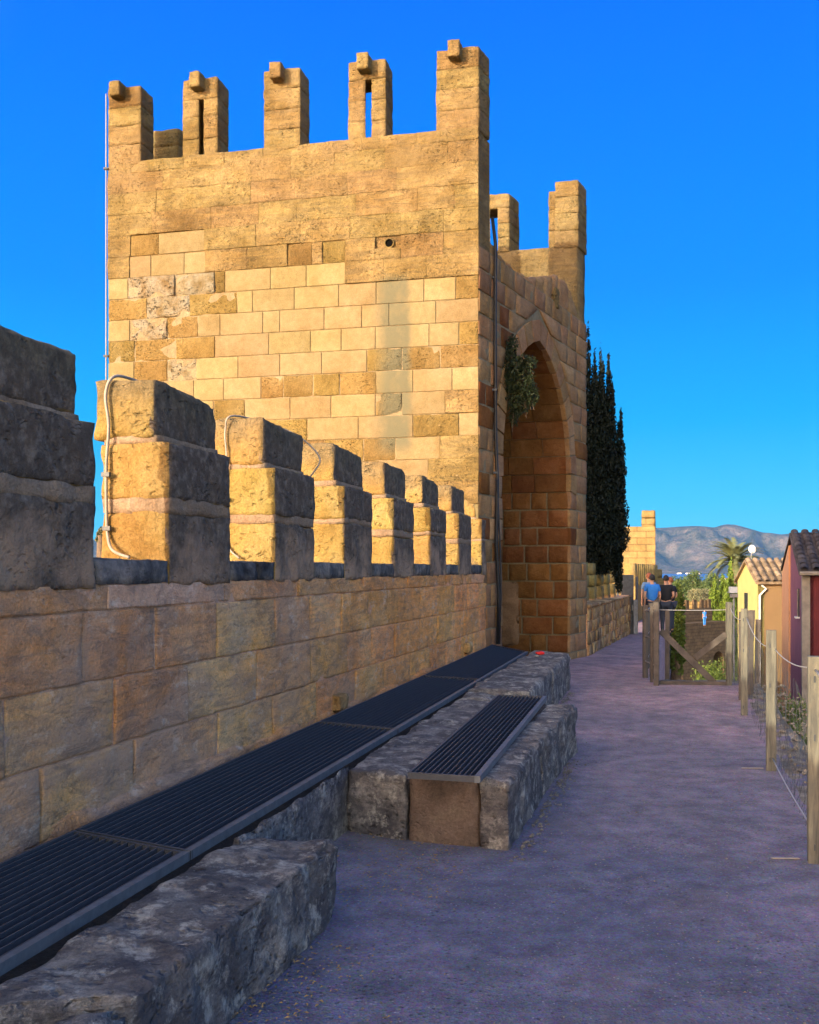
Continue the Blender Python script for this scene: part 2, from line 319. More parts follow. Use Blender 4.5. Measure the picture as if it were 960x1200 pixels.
class MB:
    def __init__(s): s.v = []; s.f = []
    def hexa(s, P):          # 8 points: bottom 4 ccw, top 4 ccw
        b = len(s.v); s.v += [tuple(p) for p in P]
        s.f += [tuple(b+i for i in q) for q in ((0,3,2,1), (4,5,6,7), (0,1,5,4), (1,2,6,5), (2,3,7,6), (3,0,4,7))]; return s
    def box(s, c, d, ux=Vector((1,0,0)), uy=None, uz=Vector((0,0,1))):
        c = Vector(c); uy = uy or uz.cross(ux)
        P = []
        for k in (-1, 1):
            for i, j in ((-1,-1), (1,-1), (1,1), (-1,1)):
                P.append(c + ux*(i*d[0]/2) + uy*(j*d[1]/2) + uz*(k*d[2]/2))
        return s.hexa(P)
    def beam(s, a, b, w, h=None, up=Vector((0,0,1))):
        a = Vector(a); b = Vector(b); h = h or w; d = (b-a); L = d.length; d.normalize()
        if abs(d.dot(up)) > 0.98: up = Vector((0, 1, 0))
        x = d.cross(up).normalized(); y = x.cross(d)
        P = [p + x*i*w/2 + y*j*h/2 for p in (a, b) for i, j in ((-1,-1), (1,-1), (1,1), (-1,1))]
        return s.hexa(P)
    def tube(s, pts, r, n=6, caps=True):
        pts = [Vector(p) for p in pts]; rs = r if isinstance(r, (list, tuple)) else [r]*len(pts); b = len(s.v)
        pv = None
        for i, p in enumerate(pts):
            t = (pts[min(i+1, len(pts)-1)] - pts[max(i-1, 0)]).normalized()
            if pv is None: pv = t.orthogonal().normalized()
            x = (pv - t*pv.dot(t)).normalized(); pv = x; y = t.cross(x)
            for k in range(n):
                a = 2*math.pi*k/n; s.v.append(tuple(p + (x*math.cos(a)+y*math.sin(a))*rs[i]))
        for i in range(len(pts)-1):
            for k in range(n):
                s.f.append((b+i*n+k, b+i*n+(k+1) % n, b+(i+1)*n+(k+1) % n, b+(i+1)*n+k))
        if caps:
            s.f.append(tuple(b+k for k in range(n))[::-1]); s.f.append(tuple(b+(len(pts)-1)*n+k for k in range(n)))
        return s
    def prism(s, poly, z0, z1):
        b = len(s.v); n = len(poly)
        z0f = z0 if callable(z0) else (lambda x, y: z0); z1f = z1 if callable(z1) else (lambda x, y: z1)
        s.v += [(p[0], p[1], z0f(p[0], p[1])) for p in poly] + [(p[0], p[1], z1f(p[0], p[1])) for p in poly]
        s.f.append(tuple(range(b, b+n))[::-1]); s.f.append(tuple(range(b+n, b+2*n)))
        for i in range(n): s.f.append((b+i, b+(i+1) % n, b+n+(i+1) % n, b+n+i))
        return s
    def me(s, smooth=False): return mesh(s.v, s.f, smooth)
def bm_mesh(b, off=Vector((0,0,0)), smooth=False):
    return mesh([(Vector(v)-off) for v in b.v], b.f, smooth)

def fbm(p, o=3):
    v = 0; a = 1.0; q = Vector(p)
    for _ in range(o): v += a*noise.noise(q); a *= 0.5; q = q*2.13 + Vector((3.1, 1.7, 4.4))
    return v
def face_block(xl0, xr0, xl1, xr1, h, t, nx=5, nz=4, amp=0.012, edge=0.012, seed=0.0, jit=0.006, ox=0.0, oz=0.0):
    """facing stone: front relief at y~0 looking to -y, sides going back to y=t, trapezoid allowed"""
    V = []; F = []
    for j in range(nz+1):
        for i in range(nx+1):
            mw = 0.011/max(.05, xr0-xl0, xr1-xl1); mh = 0.011/h
            fx = 0 if i == 0 else 1 if i == nx else mw+(1-2*mw)*(i-1)/(nx-2); fz = 0 if j == 0 else 1 if j == nz else mh+(1-2*mh)*(j-1)/(nz-2)
            x = (xl0+(xl1-xl0)*fz)*(1-fx) + (xr0+(xr1-xr0)*fz)*fx; z = fz*h
            y = -amp*fbm(((x+ox)*3.2+seed, seed*1.7, (z+oz)*3.2), 3)*1.5 - (amp*0.6 if ox else 0)
            bd = (i in (0, nx)) or (j in (0, nz))
            if bd:
                y += edge
                x += jit*noise.noise(Vector((seed, z*9, 4.0))) + (edge*0.5 if i == 0 else -edge*0.5 if i == nx else 0)
                z += jit*noise.noise(Vector((x*9, seed, 9.0)))
            V.append((x, y, z))
    w = nx+1
    for j in range(nz):
        for i in range(nx): F.append((j*w+i, j*w+i+1, (j+1)*w+i+1, (j+1)*w+i))
    ring = [i for i in range(w)] + [j*w+nx for j in range(1, nz+1)] + [nz*w+i for i in range(nx-1, -1, -1)] + [j*w for j in range(nz-1, 0, -1)]
    b = len(V)
    for k in ring: V.append((V[k][0], t, V[k][2]))
    n = len(ring)
    for k in range(n):
        k2 = (k+1) % n; F.append((ring[k2], ring[k], b+k, b+k2))
    return mesh(V, F, True)
def frame_mat(o, origin, ux, uy, uz, base):
    m = Matrix(((ux.x, uy.x, uz.x, 0), (ux.y, uy.y, uz.y, 0), (ux.z, uy.z, uz.z, 0), (0, 0, 0, 1)))
    m.translation = Vector(origin) - Vector(base); o.matrix_local = m
def rough_hexa(foot, z0, z1, res=0.06, amp=0.015, rnd=0.02, seed=0.0, freq=3.0, chip=0.0, off=Vector((0,0,0)), oct=3):
    """rounded, eroded block on a four-cornered footprint; z1 may be four heights"""
    F4 = [Vector((p[0], p[1], 0)) for p in foot]
    z1 = z1 if isinstance(z1, (list, tuple)) else [z1]*4
    z0 = z0 if isinstance(z0, (list, tuple)) else [z0]*4
    lx = ((F4[1]-F4[0]).length + (F4[2]-F4[3]).length)/2; ly = ((F4[3]-F4[0]).length + (F4[2]-F4[1]).length)/2
    lz = sum(z1)/4 - sum(z0)/4
    nx, ny, nz = [max(2, min(90, int(round(l/res)))) for l in (lx, ly, lz)]
    ids = {}; V = []; D = []; Fc = []
    L = (lx, ly, lz)
    def P(u, v, w):
        a = F4[0]*(1-u)*(1-v)+F4[1]*u*(1-v)+F4[2]*u*v+F4[3]*(1-u)*v
        zt = z1[0]*(1-u)*(1-v)+z1[1]*u*(1-v)+z1[2]*u*v+z1[3]*(1-u)*v
        zb = z0[0]*(1-u)*(1-v)+z0[1]*u*(1-v)+z0[2]*u*v+z0[3]*(1-u)*v
        a.z = zb + (zt-zb)*w; return a
    def vid(i, j, k):
        key = (i, j, k)
        if key in ids: return ids[key]
        t = [i/nx, j/ny, k/nz]
        if rnd > 0:
            inn = []; dv = []
            for q in range(3):
                r = min(rnd/L[q], 0.45); c = min(max(t[q], r), 1-r); inn.append(c); dv.append((t[q]-c)*L[q])
            ln = math.sqrt(sum(x*x for x in dv))
            mx = max(abs(x) for x in dv)
            if ln > 1e-9:
                sc = mx/ln; t = [inn[q] + dv[q]*sc/L[q] for q in range(3)]
            edgy = sum(1 for x in dv if abs(x) > 0.3*rnd) >= 2
        else: edgy = False
        p = P(*t)
        cen = P(0.5 + (t[0]-0.5)*0.0, 0.5, 0.5)
        # outward direction from the face(s) it lies on
        n = Vector((0,0,0)); e = 1e-3
        ux = (P(min(1,t[0]+.5),t[1],t[2])-P(max(0,t[0]-.5),t[1],t[2])).normalized(); uy = (P(t[0],min(1,t[1]+.5),t[2])-P(t[0],max(0,t[1]-.5),t[2])).normalized()
        if i == 0: n -= ux
        if i == nx: n += ux
        if j == 0: n -= uy
        if j == ny: n += uy
        if k == 0: n -= Vector((0,0,1))
        if k == nz: n += Vector((0,0,1))
        n.normalize()
        d = amp*fbm(p*freq+Vector((seed, seed*.7, seed*1.3)), oct)
        if chip and edgy: d -= chip*max(0.0, 0.25+fbm(p*freq*1.6+Vector((seed*2, 5, 1)), 2))
        p = p + n*d
        ids[key] = len(V); V.append(p-off); return ids[key]
    for i in range(nx):
        for j in range(ny):
            Fc.append((vid(i,j,0), vid(i,j+1,0), vid(i+1,j+1,0), vid(i+1,j,0))); Fc.append((vid(i,j,nz), vid(i+1,j,nz), vid(i+1,j+1,nz), vid(i,j+1,nz)))
    for i in range(nx):
        for k in range(nz):
            Fc.append((vid(i,0,k), vid(i+1,0,k), vid(i+1,0,k+1), vid(i,0,k+1))); Fc.append((vid(i,ny,k), vid(i,ny,k+1), vid(i+1,ny,k+1), vid(i+1,ny,k)))
    for j in range(ny):
        for k in range(nz):
            Fc.append((vid(0,j,k), vid(0,j,k+1), vid(0,j+1,k+1), vid(0,j+1,k))); Fc.append((vid(nx,j,k), vid(nx,j+1,k), vid(nx,j+1,k+1), vid(nx,j,k+1)))
    return mesh(V, Fc, True)
def quad_foot(o, u, v, lu, lv):
    o = Vector(o); return [o, o+u*lu, o+u*lu+v*lv, o+v*lv]

# ------------------------------------------------------------------ ground levels
def gz(y):
    return 0.0 if y < 14 else -0.02*(y-14) if y < 60 else -0.92
def wall_x(y): return -2.91 + 0.265*y
def wp(y, u=0.0, z=0.0):              # point on the parapet's inner face at depth y, u metres towards the path
    return Vector((wall_x(y), y, z)) + WN*u
def terrain_z(x, y):
    d = math.hypot(x, y)
    if d < 40: b = -5.0
    elif d < 110: b = -5.0 - 6.0*(d-40)/70
    elif d < 1000: b = -11.0 - 15.0*(d-110)/890
    elif d < 3350: b = -26.0 - 12.5*(d-1000)/2350
    else: b = -38.5 - 6*min(1, (d-3350)/300)
    return b
def build_terrain():
    rs = [0, 8, 20, 40, 70, 110, 180, 300, 500, 800, 1200, 1800, 2600, 3250, 3400, 3700, 5000, 12000]
    n = 96; V = [(0, 0, terrain_z(0, 0))]; F = []
    for r in rs[1:]:
        for k in range(n):
            a = 2*math.pi*k/n; x, y = r*math.sin(a), r*math.cos(a)
            V.append((x, y, terrain_z(x, y) + (0.02*r**0.7*noise.noise(Vector((x, y, 0))*0.01) if r < 3000 else 0)))
    for k in range(n): F.append((0, 1+(k+1) % n, 1+k))
    for i in range(len(rs)-2):
        for k in range(n): F.append((1+i*n+k, 1+i*n+(k+1) % n, 1+(i+1)*n+(k+1) % n, 1+(i+1)*n+k))
    s = NB('scrub_ground'); f = s.noise(0.03, 6, 0.7)
    col = s.ramp(f, [(0.35, (0.10,0.10,0.045)), (0.5, (0.20,0.16,0.09)), (0.65, (0.09,0.11,0.04))])
    m = s.fin(col, 0.95, s.bump(s.noise(0.8, 5), 0.3), 0.1)
    obj('ground', mesh(V, F, True), m, kind='structure', label='dry scrubby ground below the walls')
    s = NB('sea_water')
    m = s.fin((0.012, 0.075, 0.26), 0.28, s.bump(s.noise(0.05, 5, 0.6), 1.2), 0.4)
    obj('sea', mesh([(-12500, 2500, -38.4), (12500, 2500, -38.4), (12500, 12500, -38.4), (-12500, 12500, -38.4)], [(0,1,2,3)]), m,
        kind='structure', label='strip of deep blue sea before the mountains')
build_terrain()

def build_mountains():
    pts = [(-900, 650), (-400, 646), (-100, 640), (60, 634), (108, 631), (200, 628), (420, 626), (640, 624), (770, 617), (800, 616.5), (818, 615.3), (837, 616.5), (846, 614), (852, 613), (862, 614), (878, 619),
           (893, 623), (905, 623.5), (918, 625.5), (930, 624), (945, 622.5), (960, 623), (985, 624), (1040, 630), (1200, 638), (1700, 650)]
    def ridge(px):
        for (a, ya), (b, yb) in zip(pts, pts[1:]):
            if a <= px <= b:
                t = (px-a)/(b-a); return ya+(yb-ya)*t
        return 652
    nx, ny = 620, 90; V = np.zeros(((nx+1)*(ny+1), 3), np.float32); D0, D1 = 7300.0, 9600.0; q = 0
    for j in range(ny+1):
        t = j/ny
        for i in range(nx+1):
            px = -900 + 2600*i/nx
            # finer spacing in the visible part
            d = D0 + (D1-D0)*t; x = (px-480)/1200*d
            dr = D0 + (D1-D0)*0.62
            H = (666-ridge(px+10*noise.noise(Vector((px*0.02, 1, 1)))))/1200*dr + 40
            prof = math.sin(min(1, t/0.62)*math.pi/2)**2.1 if t < 0.62 else max(0, 1-((t-0.62)/0.38)**1.5)
            rg = 0; a = 1; pp = Vector((x*0.0017+3.0, d*0.0006, 0.7))
            for _ in range(5): rg += a*(1-2*abs(noise.noise(pp))); a *= 0.5; pp = pp*2.1
            fold = (rg-0.75)
            val = max(0.0, min(1.0, 0.5-0.55*fold)); z = -42 + H*prof*(1 - 0.95*val*(1-0.94*math.exp(-((t-0.62)/0.10)**2)))*(1.25-.25*math.exp(-((t-0.62)/0.12)**2)) + (2 if t > .05 else 0)
            cap = (1.6 + (666-ridge(px))/1200*d)*(1 if abs(t-.62) < .012 else .965)
            k_ = 14.0; hh = max(0.0, min(1.0, .5+.5*(cap-z)/k_)); z = cap*(1-hh)+z*hh - k_*hh*(1-hh)
            V[q] = (x, d, z); q += 1
    w = nx+1
    F = np.array([(j*w+i, j*w+i+1, (j+1)*w+i+1, (j+1)*w+i) for j in range(ny) for i in range(nx)], np.int32)
    s = NB('mountain_scrub'); f = s.noise(0.0035, 8, 0.72); f2 = s.noise(0.02, 6, 0.7)
    col = s.ramp(f, [(0.36, (0.03,0.036,0.02)), (0.5, (0.065,0.06,0.04)), (0.64, (0.13,0.105,0.075))])
    col = s.mix(1.0, col, s.ramp(f2, [(0.3, 0.55), (0.7, 1.35)]), 'MULTIPLY')
    slope = s.step(s.sep(s.geo.outputs['Normal'])[2], 0.80, 0.62)
    col = s.mix(s.math('MULTIPLY', slope, 0.6), col, (0.13, 0.11, 0.085))
    m = s.fin(col, 0.95, s.bump(f2, 30.0), 0.05)
    obj('mountains', npmesh(V, F, True), m, kind='structure', label='bare blue-grey mountain range beyond the bay')
build_mountains()

s_ = NB('haze_air'); s_.t.nodes.clear(); o_ = s_.n('ShaderNodeOutputMaterial'); v_ = s_.n('ShaderNodeVolumePrincipled')
v_.inputs['Color'].default_value = (0.10, 0.42, 1.0, 1); v_.inputs['Density'].default_value = 2.6e-5; v_.inputs['Anisotropy'].default_value = 0.0
s_.l(v_.outputs[0], o_.inputs['Volume'])
hz = MB().hexa([(-13000,-13000,-95), (13000,-13000,-95), (13000,13000,-95), (-13000,13000,-95), (-13000,-13000,620), (13000,-13000,620), (13000,13000,620), (-13000,13000,620)])
obj('haze', hz.me(), s_.m, kind='stuff', label='thin blue air between the walls and the mountains', cat='haze')

# ------------------------------------------------------------------ walkway
def build_path():
    ys = [-6 + 0.25*i for i in range(0, 88)] + [16 + 0.5*i for i in range(0, 92)]
    V = []; F = []; nx = 26
    def right(y): return 1.05 + 0.262*y if y < 14.2 else 3.35+0.262*(y-14.2) if y > 14.6 else 4.77-1.42*(y-14.2)/0.4
    for y in ys:
        xl = wall_x(y) - 0.2; xr = right(y) + 0.05*noise.noise(Vector((y*1.7, 0, 0)))
        for i in range(nx+1):
            x = xl + (xr-xl)*i/nx
            V.append((x, y, gz(y) + 0.008*noise.noise(Vector((x*1.4, y*1.4, 0)))))
        V.append((xr, y, -5.5))
    w = nx+2
    for j in range(len(ys)-1):
        for i in range(nx+1): F.append((j*w+i, j*w+i+1, (j+1)*w+i+1, (j+1)*w+i))
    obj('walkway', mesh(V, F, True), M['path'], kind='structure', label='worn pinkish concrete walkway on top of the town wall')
    # rough stony verge outside the fence
    V = []; F = []; nx = 12; yv = [-2 + 0.12*i for i in range(136)]
    for y in yv:
        e = 0.24 + 0.10*noise.noise(Vector((y*1.3, 3, 0))) + 0.06*noise.noise(Vector((y*4, 5, 0)))
        x0 = right(y) - 0.22 if y < 14.1 else right(14.1)-0.22
        for i in range(nx+1):
            t = i/nx; x = x0 + (0.22+e)*t
            z = gz(y) + 0.003 + 0.05*fbm((x*5, y*5, 0), 3)*min(1, t*3) - (0 if t < 0.45 else 0.9*(t-0.45)**2)
            if t == 0: z = gz(y) - 0.01
            V.append((x, y, z))
        V.append((x0+0.3+e, y, -0.9)); V.append((x0+0.35+e, y, -5.5))
    w = nx+3
    for j in range(len(yv)-1):
        for i in range(nx+2): F.append((j*w+i, j*w+i+1, (j+1)*w+i+1, (j+1)*w+i))
    obj('rubble_verge', mesh(V, F, True), M['verge'], kind='structure', label='crumbling stony edge outside the wire fence')
    # loose stones
    b = MB()
    for q_ in range(2600):
        y = R.uniform(2.3, 14); x = 1.05+0.262*y + R.uniform(-0.12, 0.42); r = R.uniform(0.006, 0.032)
        if 700 < q_ < 1500:
            y = R.uniform(2.6, 13.6); u_ = (1.21 if y < 4.6 else .9 if y < 6 else 1.92 if y < 9 else 1.3 if y < 9.9 else 1.43)+abs(R.gauss(0, .05)); p_ = wp(y, u_); x, y = p_.x, p_.y; r = R.choice((.004, .006, .009, .013))
        elif q_ > 700:
            y = 2.2+12*R.random()**1.6; x = R.uniform(wall_x(y)+1.25, 1.0+.262*y); r = R.choice((.0025, .003, .004, .005, .007))
        z = gz(y) + (0.02 if q_ <= 700 else .004)
        c = Vector((x, y, z)); k = len(b.v)
        for d in ((1,0,0), (0,1,0), (-1,0,0), (0,-1,0), (0,0,.8), (0,0,-.6)):
            b.v.append(tuple(c + Vector(d)*r*R.uniform(0.7, 1.3)))
        for i in range(4): b.f.append((k+i, k+(i+1) % 4, k+4)); b.f.append((k+(i+1) % 4, k+i, k+5))
    obj('loose_stones', b.me(), M['verge'], kind='stuff', label='small loose stones scattered along the fence edge', cat='stones')
    # litter of dry leaves at the foot of the near ledge
    V = []; F = []
    def leaf(x, y, z, s):
        a = R.uniform(0, 6.28); c, d = math.cos(a)*s, math.sin(a)*s; k = len(V); t = R.uniform(-.3, .3)*s
        V.extend([(x-c, y-d, z), (x+d*.4, y-c*.4, z+abs(t)+.003), (x+c, y+d, z+.002), (x-d*.4, y+c*.4, z+.006)]); F.append((k, k+1, k+2, k+3))
    for _ in range(650):
        y = R.uniform(2.6, 6.2); u = 1.24 + abs(R.gauss(0, 0.22)); p = wp(y, u)
        if y > 4.7: u = abs(R.gauss(0, .12)); p = Vector((-.3+R.uniform(-.1, .6), y*0.35+3.25+R.uniform(-.2, .9), 0))
        leaf(p.x, p.y, 0.006, R.uniform(0.004, 0.014))
    for _ in range(500):
        y = R.uniform(2.5, 13); leaf(R.uniform(wall_x(y)+1.4, 1.1+.26*y), y, 0.008, R.uniform(0.003, 0.008))
    obj('leaf_litter', mesh(V, F), M['leafred'], kind='stuff', label='dry leaf litter strewn on the walkway by the ledge', cat='leaves')
M['verge'] = stone('verge_rubble', (0.17,0.14,0.11), (0.29,0.25,0.19), (0.42,0.37,0.29), pit=0.8, pitsc=22, grain=2.5, patch=4, var=0)
build_path()

# ------------------------------------------------------------------ parapet wall
SP, Y0, MW = 1.52, 5.82, 0.79
def build_parapet():
    base = wp(0, 0, 0); base = Vector((base.x, base.y, 0))
    rt = root('parapet_wall', base, 'long battlemented sandstone parapet wall along the left side of the walkway', 'wall')
    def along(y, u, z): p = wp(y, u, z); return p
    yS, yE = -5.2, 15.45
    Ld = WD * (1/WD.y)                 # advance per metre of y
    # mortar core behind the facing
    t = 0.44
    P = [along(yS, -t, -5.0), along(yE, -t, -5.0), along(yE, -0.012, -5.0), along(yS, -0.012, -5.0)]
    core = MB().hexa([(*p.xy, -5.0) for p in P[::-1]] + [(*p.xy, 1.60) for p in P[::-1]])
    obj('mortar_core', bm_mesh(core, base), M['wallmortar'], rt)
    ux = WD; uy = -WN; uz = Vector((0,0,1))
    # facing stones
    rows = [(-0.02, 0.34), (0.345, 0.345), (0.69, 0.345), (1.035, 0.35)]
    starts = {3: [2.62, 3.55, 4.92-0.0, 5.79+0.0], }
    for ri, (z, h) in enumerate(rows):
        y = yS + R.uniform(0, .4) + 0.42*(ri % 2)
        while y < yE - 0.05:
            l = R.uniform(0.66, 1.02); y2 = min(y+l, yE)
            if yE - y2 < 0.3: y2 = yE
            g = 0.009
            me = face_block(g, (y2-y)/WD.y-g, g, (y2-y)/WD.y-g, h-0.010, 0.08, 12, 6, 0.009, 0.003, R.uniform(0, 90), 0.005)
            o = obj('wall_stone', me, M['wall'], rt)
            frame_mat(o, along(y, R.uniform(-0.004, 0.003), z+0.006), ux, uy, uz, base); y = y2
    # plastered band under the sill (pink mortar) made of long thin slabs
    y = yS
    while y < yE:
        y2 = min(y+R.uniform(1.1, 1.9), yE)
        me = face_block(0.001, (y2-y)/WD.y-.001, 0.001, (y2-y)/WD.y-.001, 0.124, 0.06, 14, 3, 0.020, 0.001, R.uniform(0, 90), 0.006)
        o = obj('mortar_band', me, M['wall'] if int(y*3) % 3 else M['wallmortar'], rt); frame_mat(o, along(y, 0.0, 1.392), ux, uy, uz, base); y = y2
    # merlons and sills
    for k in range(-7, 7):
        a = Y0 + SP*k; b = a + MW
        if k >= 6: a, b = 14.97, 15.42
        jit = R.uniform(-0.01, 0.01)
        # sill stones between merlons
        s0, s1 = b, min(a+SP, 14.96)
        if k < 6:
            cuts = [s0, (s0+s1)/2+R.uniform(-.15, .1), s1] if k % 2 == 0 else [s0, s1]
            for c0, c1 in zip(cuts, cuts[1:]):
                f = quad_foot(along(c0+.004, 0.006, 0), WD, -WN, (c1-c0-.008)/WD.y, t+0.0)
                # footprint must run counter-clockwise seen from above
                me = rough_hexa([f[0], f[1], f[2], f[3]], 1.515, 1.648, 0.05, 0.012, 0.012, k*3.3+c0, 6, 0.01, base)
                obj('sill_stone', me, M['sill'], rt)
        # merlon: a mortar core with three stones
        cf = quad_foot(along(a+.03, -0.03, 0), WD, -WN, (b-a-.06)/WD.y, t-0.05)
        core = MB().hexa([(*p.xy, 1.50) for p in cf] + [(*p.xy, 2.28) for p in cf])
        mc = obj('merlon', bm_mesh(core, base), M['mortarm'], rt)
        L = (b-a)/WD.y
        f = quad_foot(along(a, 0.004, 0), WD, -WN, L, t)
        lay = [(1.50, 1.995), (2.03, 2.315)] if k % 2 == 0 else [(1.50, 1.93), (1.985, 2.32)]
        if k in (0, -1): lay = [(1.50, 1.925), (1.995, 2.325)]
        for i, (za, zb) in enumerate(lay):
            me = rough_hexa(f, za, zb+R.uniform(-.008, .008), 0.028, 0.013, 0.006, k*5.1+i*2.2+7, 4, 0.018, base)
            obj('stone_block', me, M['merlon'], mc)
            if i == 0:
                f2 = quad_foot(along(a+.004, -0.001, 0), WD, -WN, L-.008, t-0.01)
                me = rough_hexa(f2, zb-.01, lay[1][0]+.01, 0.03, 0.014, 0.004, k*3.1, 6, 0.0, base)
                obj('mortar_bed', me, M['mortarm'], mc)
        f2 = quad_foot(along(a+.012, -0.085, 0), WD, -WN, L-.02, t-0.10)
        me = rough_hexa(f2, lay[1][1]-.01, 2.365, 0.05, 0.01, 0.006, k*1.1, 9, 0.0, base); obj('mortar_bed', me, M['mortarm'], mc)
        ft = quad_foot(along(a+.005, -0.095, 0), WD, -WN, L-.015, t-0.055)
        s_ = R.uniform(-0.03, 0.01)
        me = rough_hexa(ft, 2.35, [2.69, 2.67+s_, 2.66+s_, 2.69], 0.028, 0.014, 0.010, k*9.7+3, 4, 0.022, base)
        obj('top_stone', me, M['merlon'], mc)
    # small broken stubs at the wall foot
    for y, z_ in ((8.55, .40), (13.75, .46)):
        p = along(y, 0.05, 0)
        me = rough_hexa(quad_foot(along(y, 0.075, 0), WD, -WN, 0.20, 0.12), z_, z_+.14, 0.02, 0.015, 0.008, y, 9, 0.015, base)
        obj('stone_stub', me, M['lowwall'], rt)
    # ragged mortar footing
    me = rough_hexa(quad_foot(along(yS, 0.03, 0), WD, -WN, (yE-yS)/WD.y, 0.1), 0.0, 0.43, 0.06, 0.06, 0.02, 4, 3.5, 0.05, base)
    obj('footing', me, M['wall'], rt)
    return rt
M['sill'] = stone('sill_sandstone', (0.035,0.034,0.034), (0.13,0.12,0.11), (0.34,0.29,0.24), pit=0.5, grain=1.6, patch=5, var=0.2)
M['mortarm'] = stone('merlon_mortar', (0.255,0.170,0.106), (0.306,0.212,0.136), (0.348,0.255,0.170), pit=0.2, grain=1.2, patch=3, var=0)
build_parapet()

# thin conduits clipped to the first two merlons
def conduit(path, r, label, clips, mat, name='conduit', cat='conduit'):
    b0 = Vector(path[0]); 
    # smooth the path (Catmull-Rom)
    P = [Vector(p) for p in path]; Q = []
    for i in range(len(P)-1):
        p0, p1, p2, p3 = P[max(i-1, 0)], P[i], P[i+1], P[min(i+2, len(P)-1)]
        for s in range(6):
            t = s/6; Q.append(0.5*((2*p1)+(-p0+p2)*t+(2*p0-5*p1+4*p2-p3)*t*t+(-p0+3*p1-3*p2+p3)*t**3))
    Q.append(P[-1])
    rt = root(name, b0, label, cat)
    obj('tube', bm_mesh(MB().tube(Q, r, 8), b0, True), mat, rt)
    for (c, d) in clips:
        obj('clip', bm_mesh(MB().box(c, d, ux=WN, uy=WD), b0), M['iron'], rt)
def rev(y, u, z): return wp(y, u, z)
a = Y0 - 0.022
conduit([wp(a-.06, -.20, 1.66), wp(a-.05, -.31, 1.70), wp(a, -.375, 1.78), wp(a, -.385, 1.95), wp(a, -.385, 2.2), wp(a+.0, -.37, 2.42), wp(a+.0, -.39, 2.6), wp(a+.04, -.36, 2.71), wp(a+.3, -.36, 2.73), wp(a+.75, -.35, 2.71), wp(a+.84, -.3, 2.5), wp(a+.86, -.33, 2.3), wp(a+.86, -.36, 1.75)],
        0.009, 'pale cable conduit looped over the nearest fully visible merlon', [(wp(a-.004, -.385, 2.14), (.05, .02, .025)), (wp(a-.004, -.38, 1.83), (.05, .02, .025))], M['conduit'])
a = Y0 + SP - 0.022
conduit([wp(a-.03, -.25, 1.67), wp(a, -.36, 1.78), wp(a, -.375, 2.1), wp(a, -.365, 2.4), wp(a, -.375, 2.6), wp(a+.05, -.33, 2.71), wp(a+.75, -.25, 2.71), wp(a+.86, -.1, 2.62), wp(a+.88, .02, 2.48), wp(a+.86, -.03, 2.36), wp(a+.84, -.15, 2.2), wp(a+.84, -.25, 1.75)],
        0.007, 'thin cable conduit looped over the second merlon from the left', [(wp(a-.004, -.375, 2.1), (.05, .02, .025))], M['conduit'])

